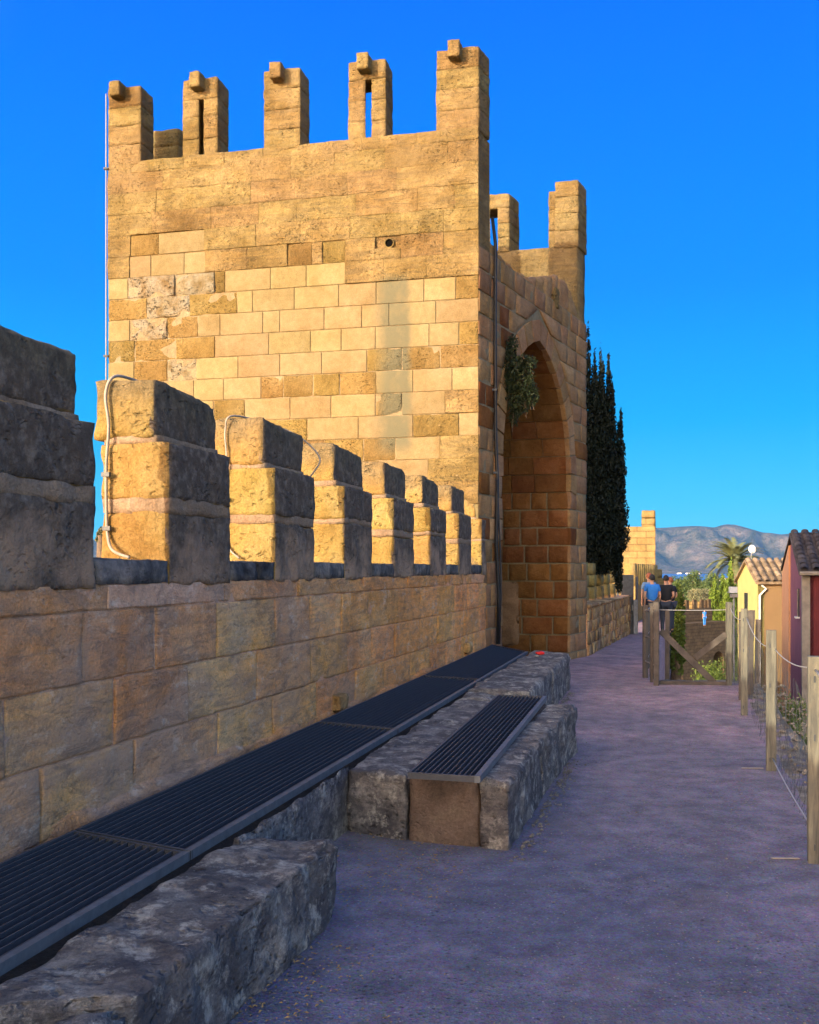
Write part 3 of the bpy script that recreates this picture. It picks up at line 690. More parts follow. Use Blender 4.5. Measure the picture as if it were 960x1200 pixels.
# ------------------------------------------------------------------ tower
def tp(a, b, z=0.0): p = TA + TS*a + TF*b; p.z = z; return p
def px2b(px): q = (px-480)/1200; return (1.0125-15*q)/(0.972+0.234*q)
ALEN, BLEN = 5.57, 6.01
A_N, A_F = 0.98, 4.47; A_C = (A_N+A_F)/2; HALF = (A_F-A_N)/2; SPRING = 3.35; RISE = 2.12
RAD = (RISE*RISE+HALF*HALF)/(2*HALF)
def arch_z(a, off=0.0):        # height of the pointed arch at position a (offset outward)
    d = abs(a-A_C); cx = RAD-HALF; v = (RAD+off)**2-(d+cx)**2
    return SPRING + math.sqrt(v) if v > 0 else -99
def arch_half(z, off=0.0):     # half width at height z
    if z <= SPRING: return HALF+off
    v = (RAD+off)**2-(z-SPRING)**2
    return max(0.0, math.sqrt(v)-(RAD-HALF)) if v > 0 else 0.0
def build_tower():
    base = tp(0, 0, -0.2); base = Vector((base.x, base.y, -0.1))
    rt = root('battlemented_tower', base, 'square golden sandstone tower with five front merlons and a tall pointed archway', 'tower')
    uz = Vector((0,0,1)); FX = -TF; FY = TS.copy()        # front frame: x to the right, y into the tower
    FYn = -TFN
    SN = Vector((TS.y, -TS.x, 0))                          # outward normal of the walkway side
    # --- core masses (mortar) ---
    ins = 0.014; c = MB()
    def cpoly(ab, z0, z1): c.prism([tuple(tp(a_, b_)) for a_, b_ in ab], z0, z1)
    zT = 6.36; D = 2.7
    cpoly([(ins, ins), (ins, BLEN-ins), (A_N-.05, BLEN-ins), (A_N-.05, ins)], -5.5, zT)
    cpoly([(A_F+.05, ins), (A_F+.05, BLEN-ins), (ALEN-ins, BLEN-ins), (ALEN-ins, ins)], -5.5, zT)
    cpoly([(A_N-.05, D), (A_N-.05, BLEN-ins), (A_F+.05, BLEN-ins), (A_F+.05, D)], -5.5, zT)
    obj('mortar_core', bm_mesh(c, base), M['mortar'], rt)
    # mass above the pointed vault
    poly = [(A_N-.05, zT-.002), (A_N-.05, SPRING)]
    for i in range(13):
        a_ = A_N-.05+(A_C-(A_N-.05))*i/12; z_ = arch_z(max(a_, A_N-.045), 0.05)
        poly.append((a_, max(z_, SPRING)))
    poly += [(2*A_C-a_, z_) for a_, z_ in poly[::-1]]
    b_ = MB(); n = len(poly)
    for bb in (ins, D+.01): b_.v += [tuple(tp(p[0], bb, p[1])) for p in poly]
    b_.f += [tuple(range(n)), tuple(range(n, 2*n))[::-1]] + [((i+1) % n, i, n+i, n+(i+1) % n) for i in range(n)]
    me = bm_mesh(b_, base); obj('vault_core', me, M['mortar'], rt)
    # --- front parapet and the others (cores) ---
    p = MB()
    def slab(a0, a1, b0, b1, z0, z1):
        p.hexa([(*tp(a_, bq).xy, z) for z in (z0, z1) for a_, bq in ((a0, b0), (a1, b0), (a1, b1), (a0, b1))])
    slab(ins, 0.47-.0, ins, BLEN-ins, zT-.01, 8.0)
    slab(0.46, ALEN-.58, BLEN-.5, BLEN-ins, zT-.012, 8.0)
    obj('parapet_core', bm_mesh(p, base), M['rough'], rt)
    me = rough_hexa([tp(5.0, .02).xy, tp(ALEN-.02, .02).xy, tp(ALEN-.02, BLEN-.02).xy, tp(5.0, BLEN-.02).xy], 5.6, 7.76, 0.16, 0.02, 0.02, 3, 3, 0.02, base)
    obj('rear_parapet', me, M['rough'], rt)
    me = rough_hexa([tp(.02, .012).xy, tp(.455, .012).xy, tp(.455, BLEN-.01).xy, tp(.02, BLEN-.01).xy], 7.97, 8.09, 0.05, 0.025, 0.02, 9, 2.5, 0.03, base)
    obj('crenel_bed', me, M['rough'], rt)
    # --- front facing stones, rows copied from the photograph ---
    rows = {
     6.57: [(125,153,'R'),(153,186,'O'),(186,240,'P'),(240,300,'R'),(300,352,'R'),(352,410,'R'),(410,470,'R'),(470,520,'R'),(520,561,'R')],
     6.23: [(125,152,'R'),(152,177,'P'),(177,216,'P'),(216,241,'P'),(241,290,'R'),(290,337,'R'),(337,366,'O'),(366,378,'R'),(378,405,'O'),(405,440,'R'),(440,470.0,'R'),(470,520,'R'),(520,561,'R')],
     5.90: [(125,150,'P'),(150,205,'W'),(205,252,'W'),(252,264,'O'),(264,317,'P'),(317,359,'P'),(359,405,'P'),(405,450,'R'),(450,500,'R'),(500,561,'R')],
     5.565: [(125,172,'O'),(172,222,'W'),(222,278,'O'),(278,296,'P'),(296,345,'P'),(345,397,'P'),(397,441,'P'),(441,497,'P'),(497,534,'P'),(534,561,'O')],
     5.23: [(125,152,'P'),(152,196,'W'),(196,232,'O'),(232,258,'P'),(258,308,'P'),(308,328,'P'),(328,380,'P'),(380,424,'P'),(424,456,'P'),(456,511,'P'),(511,561,'P')],
     4.895: [(125,158,'O'),(158,206,'O'),(206,252,'O'),(252,315,'P'),(315,364,'P'),(364,400,'P'),(400,440,'P'),(440,503,'P'),(503,538,'P'),(538,561,'O')],
     4.56: [(125,157,'P'),(157,196,'O'),(196,230,'W'),(230,279,'P'),(279,328,'P'),(328,377,'P'),(377,430,'P'),(430,471,'O'),(471,516,'O'),(516,561,'O')],
     4.225: [(125,170,'O'),(170,227,'P'),(227,262,'P'),(262,306,'P'),(306,332,'O'),(332,367,'O'),(367,398,'O'),(398,441,'O'),(441,484,'P'),(484,530,'P'),(530,561,'P')],
     3.89: [(125,180,'O'),(180,250,'P'),(250,287,'O'),(287,340,'P'),(340,388,'P'),(388,440,'P'),(440,471,'O'),(471,522,'P'),(522,561,'R')],
     3.555: [(125,185,'P'),(185,240,'O'),(240,300,'P'),(300,360,'O'),(360,420,'P'),(420,484,'P'),(484,538,'O'),(538,561,'P')],
     3.22: [(125,190,'O'),(190,260,'P'),(260,310,'P'),(310,380,'R'),(380,426,'O'),(426,464,'O'),(464,516,'P'),(516,561,'R')]}
    for z in (2.885, 2.55, 2.215, 1.88, 1.545, 1.21):
        x = 125; L = []
        while x < 561:
            x2 = min(561, x+R.uniform(38, 62)); x2 = 561 if 561-x2 < 20 else x2
            L.append((x, x2, R.choice('RRRPO'))); x = x2
        rows[z] = L
    for z in (6.905, 7.24, 7.575, 7.91-.02):
        x = 125; L = []
        while x < 561:
            x2 = min(561, x+R.uniform(40, 74)); x2 = 561 if 561-x2 < 24 else x2
            L.append((x, x2, 'R')); x = x2
        rows[z] = L
    mt = {'P': 'pale', 'O': 'ochre', 'R': 'rough', 'W': 'rubble'}
    for z, L in rows.items():
        h = 0.325 if z < 7.8 else 0.17
        for (xa, xb, ty) in L:
            ba, bb = px2b(xa), px2b(xb)            # ba > bb
            if xa == 125: ba = BLEN
            if xb == 561: bb = 0
            g = 0.004 if ty in 'PO' else 0.0
            w = ba-bb
            par = {'P': (0.003, 0.002, 0.002), 'O': (0.012, 0.005, 0.008), 'R': (0.024, 0.0018, 0.005), 'W': (0.040, 0.008, 0.016)}[ty]
            n = 5 if ty == 'P' else 9
            zz = z; hh = h
            if xa == 440 and z == 6.23: zz, hh = z, 0.14     # the drain hole sits above and beside these
            me = face_block(g, w-g, g, w-g, hh if ty in 'POW' else hh+.008, 0.07, n, 4 if ty == 'P' else 6, par[0], par[1], R.uniform(0, 99) if ty != 'R' else 3.0, par[2], *((100-ba, zz) if ty == 'R' else (0, 0)))
            o = obj('stone_block', me, M[mt[ty]], rt)
            prd = {'P': 0.0, 'O': R.uniform(-.008, .004), 'R': R.uniform(-.006, .006), 'W': -0.005}[ty]
            frame_mat(o, tp(0, ba, zz) - FYn*prd + FYn*0.0, FX, FYn, uz, base)
            if xa == 440 and z == 6.23:
                pass
    # --- drain hole: ring in the gap, its dark depth painted as a flat disc ---
    hb = MB(); bc = px2b(456.5); ce = tp(-0.004, bc, 6.46); rr = 0.062; k0 = len(hb.v)
    for rI, dep in ((rr*1.30, 0.02), (rr*1.25, -0.02), (rr, -0.022)):
        for i in range(12):
            t = i*math.pi/6; hb.v.append(tuple(ce + FX*math.cos(t)*rI + uz*math.sin(t)*rI + FYn*dep))
    for s in range(2):
        for i in range(12): hb.f.append((k0+s*12+i, k0+s*12+(i+1) % 12, k0+(s+1)*12+(i+1) % 12, k0+(s+1)*12+i))
    pass
    # --- side facing stones ---
    SX = TS.copy(); SXl = SX.length; SX.normalize(); SYi = -SN.normalized()
    z = -0.30; ri = 0
    while z < 6.35:
        h = 0.325
        if z + h > 6.45: h = 6.42-z
        zm0, zm1 = z, z+h
        segs = []
        off = 0.40
        ztop = SPRING + math.sqrt(max(0, (RAD+off)**2-(RAD-HALF)**2))
        if zm0 < ztop-.02:
            h0 = arch_half(zm0, off if zm0 > SPRING-.4 else 0.0); h1 = arch_half(min(zm1, ztop-.001), off if zm0 > SPRING-.4 else 0.0)
            segs = [(0, 0, A_C-h0, A_C-h1), (A_C+h0, A_C+h1, ALEN, ALEN)]
        else: segs = [(0, 0, ALEN, ALEN)]
        for (l0, l1, r0, r1) in segs:
            x = min(l0, l1) + 0.0; end = max(r0, r1); first = True; q0, q1 = l0, l1
            shift = R.uniform(0.28, 0.5) if ri % 2 else R.uniform(0.45, 0.62)
            while True:
                nx_ = max(q0, q1)+shift; shift = R.uniform(0.38, 0.62)
                if nx_ > min(r0, r1)-0.2: e0, e1 = r0, r1
                else: e0 = e1 = nx_
                if e0-q0 > 0.04 or e1-q1 > 0.04:
                    g = 0.009; corner = (q0 == 0)
                    me = face_block(q0+g-q0, max(e0, q0+.03)-g-q0, q1+g-q0, max(e1, q1+.03)-g-q0, h-0.014, 0.08, 6, 4, 0.014, 0.008, R.uniform(0, 99), 0.008)
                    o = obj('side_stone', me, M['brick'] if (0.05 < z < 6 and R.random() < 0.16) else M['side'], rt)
                    frame_mat(o, tp(q0, 0, z+.007) + SN*R.uniform(-.008, .006), SX, SYi, uz, base)
                if (e0, e1) == (r0, r1): break
                q0, q1 = e0, e1
        z += 0.333; ri += 1
    # --- voussoirs of the arch: narrow stones in the ring ---
    cx = RAD-HALF; amax = math.acos(cx/(RAD+0.0)); N = 9
    for sd in (-1, 1):
        cen = A_C - sd*cx
        for i in range(-1, N):
            t0, t1 = amax*i/N, amax*(i+1)/N
            if i == N-1: t1 = amax
            def pt(t, r): return (cen + sd*r*math.cos(t), SPRING + r*math.sin(t)) if t >= 0 else (cen+sd*r, SPRING+r*t)
            q = [pt(t0+.006, RAD+.004), pt(t1-.006, RAD+.004), pt(t1-.006, RAD+0.36), pt(t0+.006, RAD+0.36)]
            if i == N-1:      # keystones meet on the axis
                ro = RAD+0.36; tt = math.acos(cx/ro); q[2] = (cen+sd*ro*math.cos(tt), SPRING+ro*math.sin(tt)); q[1] = (A_C, SPRING+RISE+.004)
                q[1] = (q[1][0]+sd*.006, q[1][1]); q[2] = (q[2][0]+sd*.006, q[2][1])
            b2 = MB(); dep = R.uniform(-.006, .010)
            P_ = [Vector((*(TA+TS*a_).xy, z_)) for a_, z_ in q]
            cpt = sum(P_, Vector())/4
            fr = [p_ + SN*(0.012+dep) + (cpt-p_)*0.03 for p_ in P_]; bk = [p_ - SN*0.10 for p_ in P_]; md = [p_ + SN*(0.004+dep) for p_ in P_]
            k0 = 0; b2.v = [tuple(v) for v in fr+md+bk]
            b2.f = [(0,1,2,3)] + [(i_, 4+i_, 4+(i_+1) % 4, (i_+1) % 4) for i_ in range(4)] + [(4+i_, 8+i_, 8+(i_+1) % 4, 4+(i_+1) % 4) for i_ in range(4)] + [(11,10,9,8)]
            me = bm_mesh(b2, base); o = obj('voussoir', me, M['side'], rt)
            # soffit stones of the vault behind this voussoir
            bpos = 0.07
            while bpos < D-.05:
                l = R.uniform(0.42, 0.66) if i < N-1 else R.uniform(.5, .8); e = min(D, bpos+l)
                if D-e < .2: e = D
                A0, A1 = pt(t0+.004, RAD+R.uniform(0, .02)), pt(t1-.004, RAD+R.uniform(0, .02)); B0, B1 = pt(t0, RAD+.12), pt(t1, RAD+.12)
                b3 = MB(); f4 = []
                for (a_, z_) in (A0, A1, B1, B0):
                    for bq in (bpos+.008, e-.008): f4.append(tuple(tp(a_, bq, z_)))
                # order: A0f A0b A1f A1b B1f B1b B0f B0b
                b3.v = f4; b3.f = [(0,2,3,1), (2,4,5,3), (4,6,7,5), (6,0,1,7), (0,6,4,2), (1,3,5,7)]
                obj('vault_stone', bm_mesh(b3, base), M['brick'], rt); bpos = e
    # --- jamb stones inside the arch (both sides) ---
    for sd, a0, ux_, ny_ in ((1, A_F, TF, TS), (-1, A_N, -TF, -TS)):
        z = -0.30; r_ = 0
        JX = -TF if sd == 1 else TF       # x to the right as seen from inside the opening
        JY = (Vector((-TF.y, TF.x, 0)) if sd == 1 else Vector((TF.y, -TF.x, 0)))
        if JY.dot(TS)*sd < 0: JY = -JY
        h = (SPRING+0.30-amax*0)/11
        while z < SPRING-amax/N*RAD-.1 or r_ < 10:
            if z > SPRING-amax/N*RAD-.15: break
            hh = min(0.325, SPRING-amax/N*RAD-z)
            bpos = 0.03; 
            while bpos < D-.02:
                l = R.uniform(0.28, 0.62) if bpos > .1 or r_ % 2 else R.uniform(0.25, 0.4); e = min(D, bpos+l)
                if D-e < .2: e = D
                g = 0.011
                me = face_block(g, e-bpos-g, g, e-bpos-g, hh-0.022, 0.09, 6, 4, 0.02, 0.010, R.uniform(0, 99), 0.010)
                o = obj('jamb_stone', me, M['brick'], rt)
                start = e if sd == 1 else bpos
                frame_mat(o, tp(a0, start, z+.011) + JY*R.uniform(-.004, .012), JX, JY, uz, base); bpos = e
            z += 0.333; r_ += 1
    # plaster patch low in the reveal
    me = rough_hexa([tp(A_F-.035, .95).xy, tp(A_F+.02, .95).xy, tp(A_F+.02, 1.75).xy, tp(A_F-.035, 1.75).xy], 0.15, 1.35, 0.06, 0.03, 0.04, 5, 3, 0.06, base)
    obj('plaster_patch', me, M['patch'], rt)
    # back of the niche
    bk = MB().hexa([(*tp(a_, b2_).xy, z_) for z_ in (-0.3, 5.4) for a_, b2_ in ((A_N, D-.03), (A_F, D-.03), (A_F, D+.02), (A_N, D+.02))])
    obj('niche_back', bm_mesh(bk, base), M['brick'], rt)
    obj('paved_floor', bm_mesh(MB().hexa([(*tp(a_, b2_).xy, z_) for z_ in (-0.4, -0.06) for a_, b2_ in ((A_N, -.02), (A_F, -.02), (A_F, D), (A_N, D))]), base), M['ledge'], rt)
    # --- broken top of the side wall ---
    def sidez(a_):
        pts = [(0.4, 6.62), (0.7, 6.50), (1.0, 6.43), (1.4, 6.44), (1.9, 6.38), (2.5, 6.50), (3.0, 6.62), (3.5, 6.80), (3.9, 6.90), (4.3, 6.92), (4.6, 6.80), (4.9, 6.62), (5.0, 6.5)]
        for (x0, v0), (x1, v1) in zip(pts, pts[1:]):
            if x0 <= a_ <= x1: return v0+(v1-v0)*(a_-x0)/(x1-x0)
        return 6.4
    a_ = 0.46
    while a_ < 4.98:
        e = min(4.99, a_+R.uniform(0.35, 0.6)); e = 4.99 if 4.99-e < .2 else e
        me = rough_hexa([tp(a_+.005, 0.01).xy, tp(e-.005, 0.01).xy, tp(e-.005, 0.6).xy, tp(a_+.005, 0.6).xy], 6.30, [sidez(a_), sidez(e), sidez(e)-.05, sidez(a_)-.05], 0.07, 0.035, 0.04, a_*7, 4, 0.05, base)
        obj('broken_stone', me, M['side'], rt); a_ = e
    me = rough_hexa([tp(3.55, -.03).xy, tp(3.8, -.03).xy, tp(3.8, .1).xy, tp(3.55, .1).xy], 6.25, 6.62, 0.05, 0.03, 0.08, 2, 5, 0.03, base)
    obj('gargoyle_stub', me, M['rough'], rt)
    # deck
    dk = MB().hexa([(*tp(a_, b2_).xy, z_) for z_ in (6.2, 6.345) for a_, b2_ in ((.4, .3), (5.1, .3), (5.1, 5.6), (.4, 5.6))])
    obj('roof_deck', bm_mesh(dk, base), M['side'], rt)
    # --- merlons ---
    NI = -TFN
    def merlon(a0, a1, b0, b1, z0, z1, slit=None, knob=False, seed=1.0, closed=None, nst=4, perp=False):
        def tq(a_, b_): return (TA+TF*b_+NI*a_) if perp and not (b_ == 0.0 and b0 == 0.0) else tp(a_, b_)
        f = lambda A0, A1, B0, B1: [tq(A0, B1).xy, tq(A0, B0).xy, tq(A1, B0).xy, tq(A1, B1).xy]
        body = None; zs = [z0 + (z1-z0)*i/nst + (R.uniform(-.02, .02) if 0 < i < nst else 0) for i in range(nst+1)]
        s0 = MB().hexa([(*tp(a_, b2_).xy, z_) for z_ in (z0-.05, z0+.05) for a_, b2_ in ((a0+.03, b0+.03), (a1-.03, b0+.03), (a1-.03, b1-.03), (a0+.03, b1-.03))])
        body = obj('merlon', bm_mesh(s0, base), M['rough'], rt)
        for i in range(nst):
            za, zb = zs[i], zs[i+1]+.002
            if slit and i < nst-1:
                for (p0, p1, q0, q1) in ((b0, slit[0], b0, slit[0]), (slit[1], b1, min(slit[1]+(.13 if perp else .24), b1-.04), b1)):
                    me = rough_hexa([tq(a0, p1).xy, tq(a0, p0).xy, tq(a1, q0).xy, tq(a1, q1).xy], za, zb, 0.05, 0.010, 0.004, seed, 5, 0.010, base)
                    obj('merlon_stone', me, M['rough'], body)
                if closed:
                    me = rough_hexa(f(a1-.10, a1-.02, slit[0]-.02, slit[1]+.26), za, zb, 0.1, 0.01, 0.01, seed, 6, 0, base); obj('slit_back', me, M['rough'], body)
            else:
                me = rough_hexa(f(a0, a1, b0, b1), za, zb, 0.05, 0.011, 0.004 if i < nst-1 else .015, seed, 5, 0.010, base)
                obj('merlon_stone', me, M['rough'], body)
        if knob:
            bc = knob; w = 0.092; fk = lambda A0, A1, B0, B1: [(TA+TF*b_+NI*a_).xy for a_, b_ in ((A0, B1), (A0, B0), (A1, B0), (A1, B1))]
            me = rough_hexa(fk(a0-.19, a0+.18, bc-w, bc+w), z1-.205, z1+.035, 0.035, 0.010, 0.010, seed*2, 8, 0.015, base)
            obj('projecting_stone', me, M['rough'], body)
    TH = 0.44
    merlon(0.0, TH, 0.0, .638, 8.03, 9.26, knob=.34, seed=11, perp=True)
    merlon(0.0, TH, 1.41, 1.996, 8.03, 9.24, slit=(1.635, 1.72), knob=1.72, seed=22, perp=True)
    merlon(0.0, TH, 2.76, 3.356, 8.03, 9.26, knob=3.10, seed=33, perp=True)
    merlon(0.0, TH, 4.12, 4.715, 8.03, 9.27, slit=(4.36, 4.43), knob=4.43, seed=44, closed=True, perp=True)
    merlon(0.0, TH, 5.436, BLEN, 8.03, 9.28, knob=5.80, seed=55, perp=True)
    merlon(5.0, ALEN, 0.0, .448, 7.72, 9.0, seed=66)
    merlon(5.1, ALEN-.02, .44, .60, 7.72, 8.86, seed=67, nst=3)
    merlon(5.0, ALEN, 1.32, 1.98, 7.72, 8.86, slit=(1.55, 1.69), seed=77)
    merlon(5.0, ALEN, 2.8, 3.4, 7.72, 8.9, seed=78)
    merlon(5.0, ALEN, 4.2, 4.8, 7.72, 8.9, seed=79)
    merlon(1.0, 1.55, BLEN-.52, BLEN, 7.9, 8.99, seed=88)
    merlon(2.4, 3.0, BLEN-.5, BLEN, 7.9, 8.9, seed=89)
    # drain hole mesh last
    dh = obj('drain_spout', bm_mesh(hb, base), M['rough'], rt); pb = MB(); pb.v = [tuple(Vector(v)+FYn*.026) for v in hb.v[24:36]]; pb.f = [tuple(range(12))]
    obj('hole_shade_disc', bm_mesh(pb, base), M['hole_shade'], dh)  # flat black disc paints the shade inside the hole
M['patch'] = stone('brown_plaster', (0.15,0.085,0.045), (0.20,0.115,0.06), (0.26,0.15,0.08), pit=0.2, grain=0.8, patch=3, var=0)
build_tower()

# cables and pipe on the tower
def straight(name, pts, r, label, cat, mat, clips=()):
    b0 = Vector(pts[0]); rt = root(name, b0, label, cat)
    obj('tube', bm_mesh(MB().tube(pts, r, 8), b0, True), mat, rt)
    for c in clips: obj('clip', bm_mesh(MB().box(c, (.07, .05, .03)), b0), M['iron'], rt)
SNv = Vector((TS.y, -TS.x, 0)).normalized()
def sp(a_, z, o=0.04): p = TA + TS*a_ + SNv*o; p.z = z; return p
straight('power_cable', [sp(.55, 6.9, .0), sp(.56, 6.5, .045), sp(.56, 5.0), sp(.58, 3.6), sp(.63, 2.9, .05), sp(.60, 2.0), sp(.66, 1.2, .06), sp(.64, .45, .05)], 0.026,
         'thick black cable hanging down the tower corner beside the archway', 'cable', M['cable'], [sp(.56, 4.3, .03), sp(.60, 3.05, .03), sp(.57, 6.0, .03)])
straight('branch_cable', [sp(.60, 2.95, .05), sp(.64, 2.4, .065), sp(.66, 1.9, .08), sp(.70, 1.2, .08), sp(.66, .45, .07)], 0.014,
         'thin black cable twisted beside the thick one at the foot of the tower', 'cable', M['cable'])
pl = TA + TF*(BLEN+.03) + TFN*0.01
straight('lightning_pipe', [(pl.x, pl.y, z) for z in (-4.5, 2, 6, 9.2)], 0.011, 'thin pale pipe running up the left edge of the tower', 'pipe', M['conduit'], [(pl.x, pl.y, 8.0), (pl.x, pl.y, 5.0)])

# ------------------------------------------------------------------ stone ledge with gratings
def build_ledge():
    base = Vector((-1.0, 3.0, 0))
    rt = root('stone_ledge', base, 'low weathered grey limestone ledge stepping along the foot of the parapet wall', 'ledge')
    z = lambda y: 0.36 + 0.10*(y-4)/11
    def quad(pts, z0, z1, seed, name='ledge_block', res=0.045, amp=0.035, rnd=0.035, chip=0.05, mat='ledge'):
        me = rough_hexa(pts, z0, z1, res, amp, rnd, seed, 4.2, chip, base, 5); return obj(name, me, M[mat], rt)
    def e(y, u): p = wp(y, u); return (p.x, p.y)
    gl = 0.835      # left edge, just under the grating frame
    # block A: wide near part, in two stones
    quad([(e(3.05, gl)), (-0.80, 3.02), (-0.335, 4.69), (e(4.94, gl))], -0.05, [0.352, 0.345, 0.355, 0.36], 1.0, res=0.022, amp=0.022, rnd=.014, chip=.045)
    quad([(e(0.2, gl)), (-1.52, 0.0), (-0.805, 3.0), (e(3.03, gl))], -0.05, 0.345, 2.0, res=0.04, amp=0.05)
    quad([(e(-3.5, gl)), (-2.3, -3.6), (-1.53, -.02), (e(.18, gl))], -0.05, 0.345, 2.6, res=0.12)
    # narrow stretch
    quad([(e(4.9, gl)), (e(4.86, 1.03-.17+.02)), (-0.37, 6.30), (e(6.55, gl))], -0.05, [0.365, 0.37, 0.380, 0.375], 3.0, res=0.028, amp=0.022, rnd=.014, chip=.04)
    # block B (seat): left part, infill, right kerb
    quad([e(6.46, gl), (-0.02, 6.01), (0.76, 9.20), e(9.5, gl)], -0.05, [0.38, 0.385, 0.41, 0.415], 4.0, res=0.035, amp=0.02, rnd=.015, chip=.03)
    quad([(-0.01, 6.03), (0.40, 5.88), (1.24, 9.10), (0.77, 9.22)], -0.05, [0.385, 0.385, 0.40, 0.40], 5.0, name='infill_block', amp=0.008, chip=0.01, mat='infill')
    quad([(0.405, 5.87), (0.565, 5.79), (0.93, 7.18), (0.72, 7.24)], -0.05, [0.40, 0.385, 0.40, 0.41], 6.0, res=0.022, amp=0.022, rnd=.012, chip=.04)
    quad([(0.72, 7.26), (0.935, 7.20), (1.47, 8.97), (1.245, 9.10)], -0.05, [0.41, 0.40, 0.405, 0.41], 7.0, res=0.026, amp=0.022, rnd=.012, chip=.04)
    # stretch between B and C
    quad([e(9.5, gl), (0.50+.26, 9.22), (0.82, 9.75), e(10.05, gl)], -0.05, 0.42, 8.0)
    # block C, two stones
    quad([e(10.0, gl), (1.15, 9.72), (1.62, 11.6), e(11.9, gl)], -0.05, [0.44, 0.44, 0.455, 0.455], 9.0, amp=0.024, rnd=.015, chip=.035)
    quad([e(11.92, gl), (1.63, 11.62), (2.15, 13.68), e(14.25, gl)], -0.05, [0.455, 0.455, 0.475, 0.47], 10.0, amp=0.024, rnd=.015, chip=.035)
    tr = MB().prism([e(-3.5, -.02), e(15.4, -.02), e(15.4, .80), e(-3.5, .80)][::-1], -0.05, 0.12)
    obj('trough_floor', bm_mesh(tr, base), M['dark'], rt)
M['infill'] = stone('brown_infill', (0.10,0.07,0.05), (0.16,0.11,0.08), (0.20,0.15,0.10), pit=0.3, grain=0.8, patch=3, var=0)
build_ledge()

def grating(corners, label, group, nb=15, unit=None):
    """corners: near-left, near-right, far-right, far-left top points of the panel"""
    NL, NR, FR, FL = [Vector(c) for c in corners]; b0 = (NL+NR+FR+FL)/4
    rt = root('steel_grating', b0, label, 'grating', group)
    h = 0.035; fw = 0.02; up = Vector((0, 0, -h/2))
    d = ((FL-NL)+(FR-NR)).normalized(); w = (NR-NL)
    for nm, (p, q, ww) in (('frame_rail', (NR-w.normalized()*.016, FR-w.normalized()*.016, 0.032)), ('frame_rail', (NL+w.normalized()*.008, FL+w.normalized()*.008, 0.016)),
                       ('end_bar', (NL+d*.01, NR+d*.01, 0.014)), ('end_bar', (FL-d*.01, FR-d*.01, 0.014))):
        m = bm_mesh(MB().beam(p+up, q+up, ww, h+.004 if nm == 'frame_rail' else h), b0); obj(nm, m, M['frame'] if ww > .03 else M['steel'], rt)
    src = None
    for i in range(1, nb):
        t = i/nb; a_ = NL.lerp(NR, t)+up+Vector((0,0,-.002)); b_ = FL.lerp(FR, t)+up+Vector((0,0,-.002))
        L = (b_-a_).length
        if src is None or abs(L-srcL) > 0.01:
            src = mesh(MB().box((0, 0, 0), (0.0055, L-.02, h)).v, MB().box((0, 0, 0), (0.0055, L-.02, h)).f); src.materials.append(M['steel']); srcL = L
        o = obj('bar', src, None, rt); o.location = (a_+b_)/2-b0; dd = (b_-a_).normalized()
        o.rotation_euler = dd.to_track_quat('Y', 'Z').to_euler()
    b = MB(); n = int((FL-NL).length/0.10)
    for i in range(1, n):
        t = i/n; b.beam(NL.lerp(FL, t)+Vector((0,0,-.026)), NR.lerp(FR, t)+Vector((0,0,-.026)), 0.004, 0.006)
    obj('cross_rods', bm_mesh(b, b0), M['dark'], rt, kind='stuff')
gy = [-1.75, 1.40, 4.55, 7.73, 10.9, 14.15]
names = ['long steel grating panel behind the viewer at the wall foot', 'nearest long steel grating panel, cut off by the left picture edge', 'second long grating panel, beside the narrow stretch of ledge',
         'third long grating panel, left of the small bench grating', 'farthest long grating panel ending at the foot of the tower']
def gtop(y): return 0.395 + 0.08*(y-4)/11
for i in range(5):
    y0, y1 = gy[i]+.006, gy[i+1]-.006
    def gp(y, u): p = wp(y, u); p.z = gtop(p.y); return p
    dl = 0.18; fe = 0.18 if i < 4 else 1.0
    grating([gp(y0+dl, 0.125), gp(y0, 0.80), gp(y1, 0.80), gp(y1+fe, 0.125)], names[i], 'long gratings along the wall foot', 16)
grating([(-0.01, 5.76, .452), (0.39, 5.655, .45), (1.226, 9.14, .46), (0.80, 9.26, .46)], 'short steel grating laid as a bench seat on the protruding stone block', None, 13)
g_ = [o for o in COL.objects if o.name.startswith('steel_grating')][-1]
if 'group' in g_: del g_['group']
# small blue debris and the red cap
def blob(name, c, d, label, cat, mat, seed):
    c = Vector(c); me = rough_hexa([(c.x-d[0], c.y-d[1]), (c.x+d[0], c.y-d[1]), (c.x+d[0], c.y+d[1]), (c.x-d[0], c.y+d[1])], c.z, c.z+d[2], d[0]/3, d[2]*.3, d[2]*.45, seed, 20, 0, c)
    o = obj(name, me, mat, label=label, cat=cat); o.location = c
blob('crumpled_wrapper', (1.70, 13.35, .478), (.06, .05, .035), 'small red crumpled wrapper lying on the far ledge block', 'litter', M['red'], 3)
blob('loose_chip', (1.62, 13.05, .472), (.03, .025, .02), 'pale stone chip lying on the far ledge block near the red wrapper', 'stone', M['conduit'], 5)

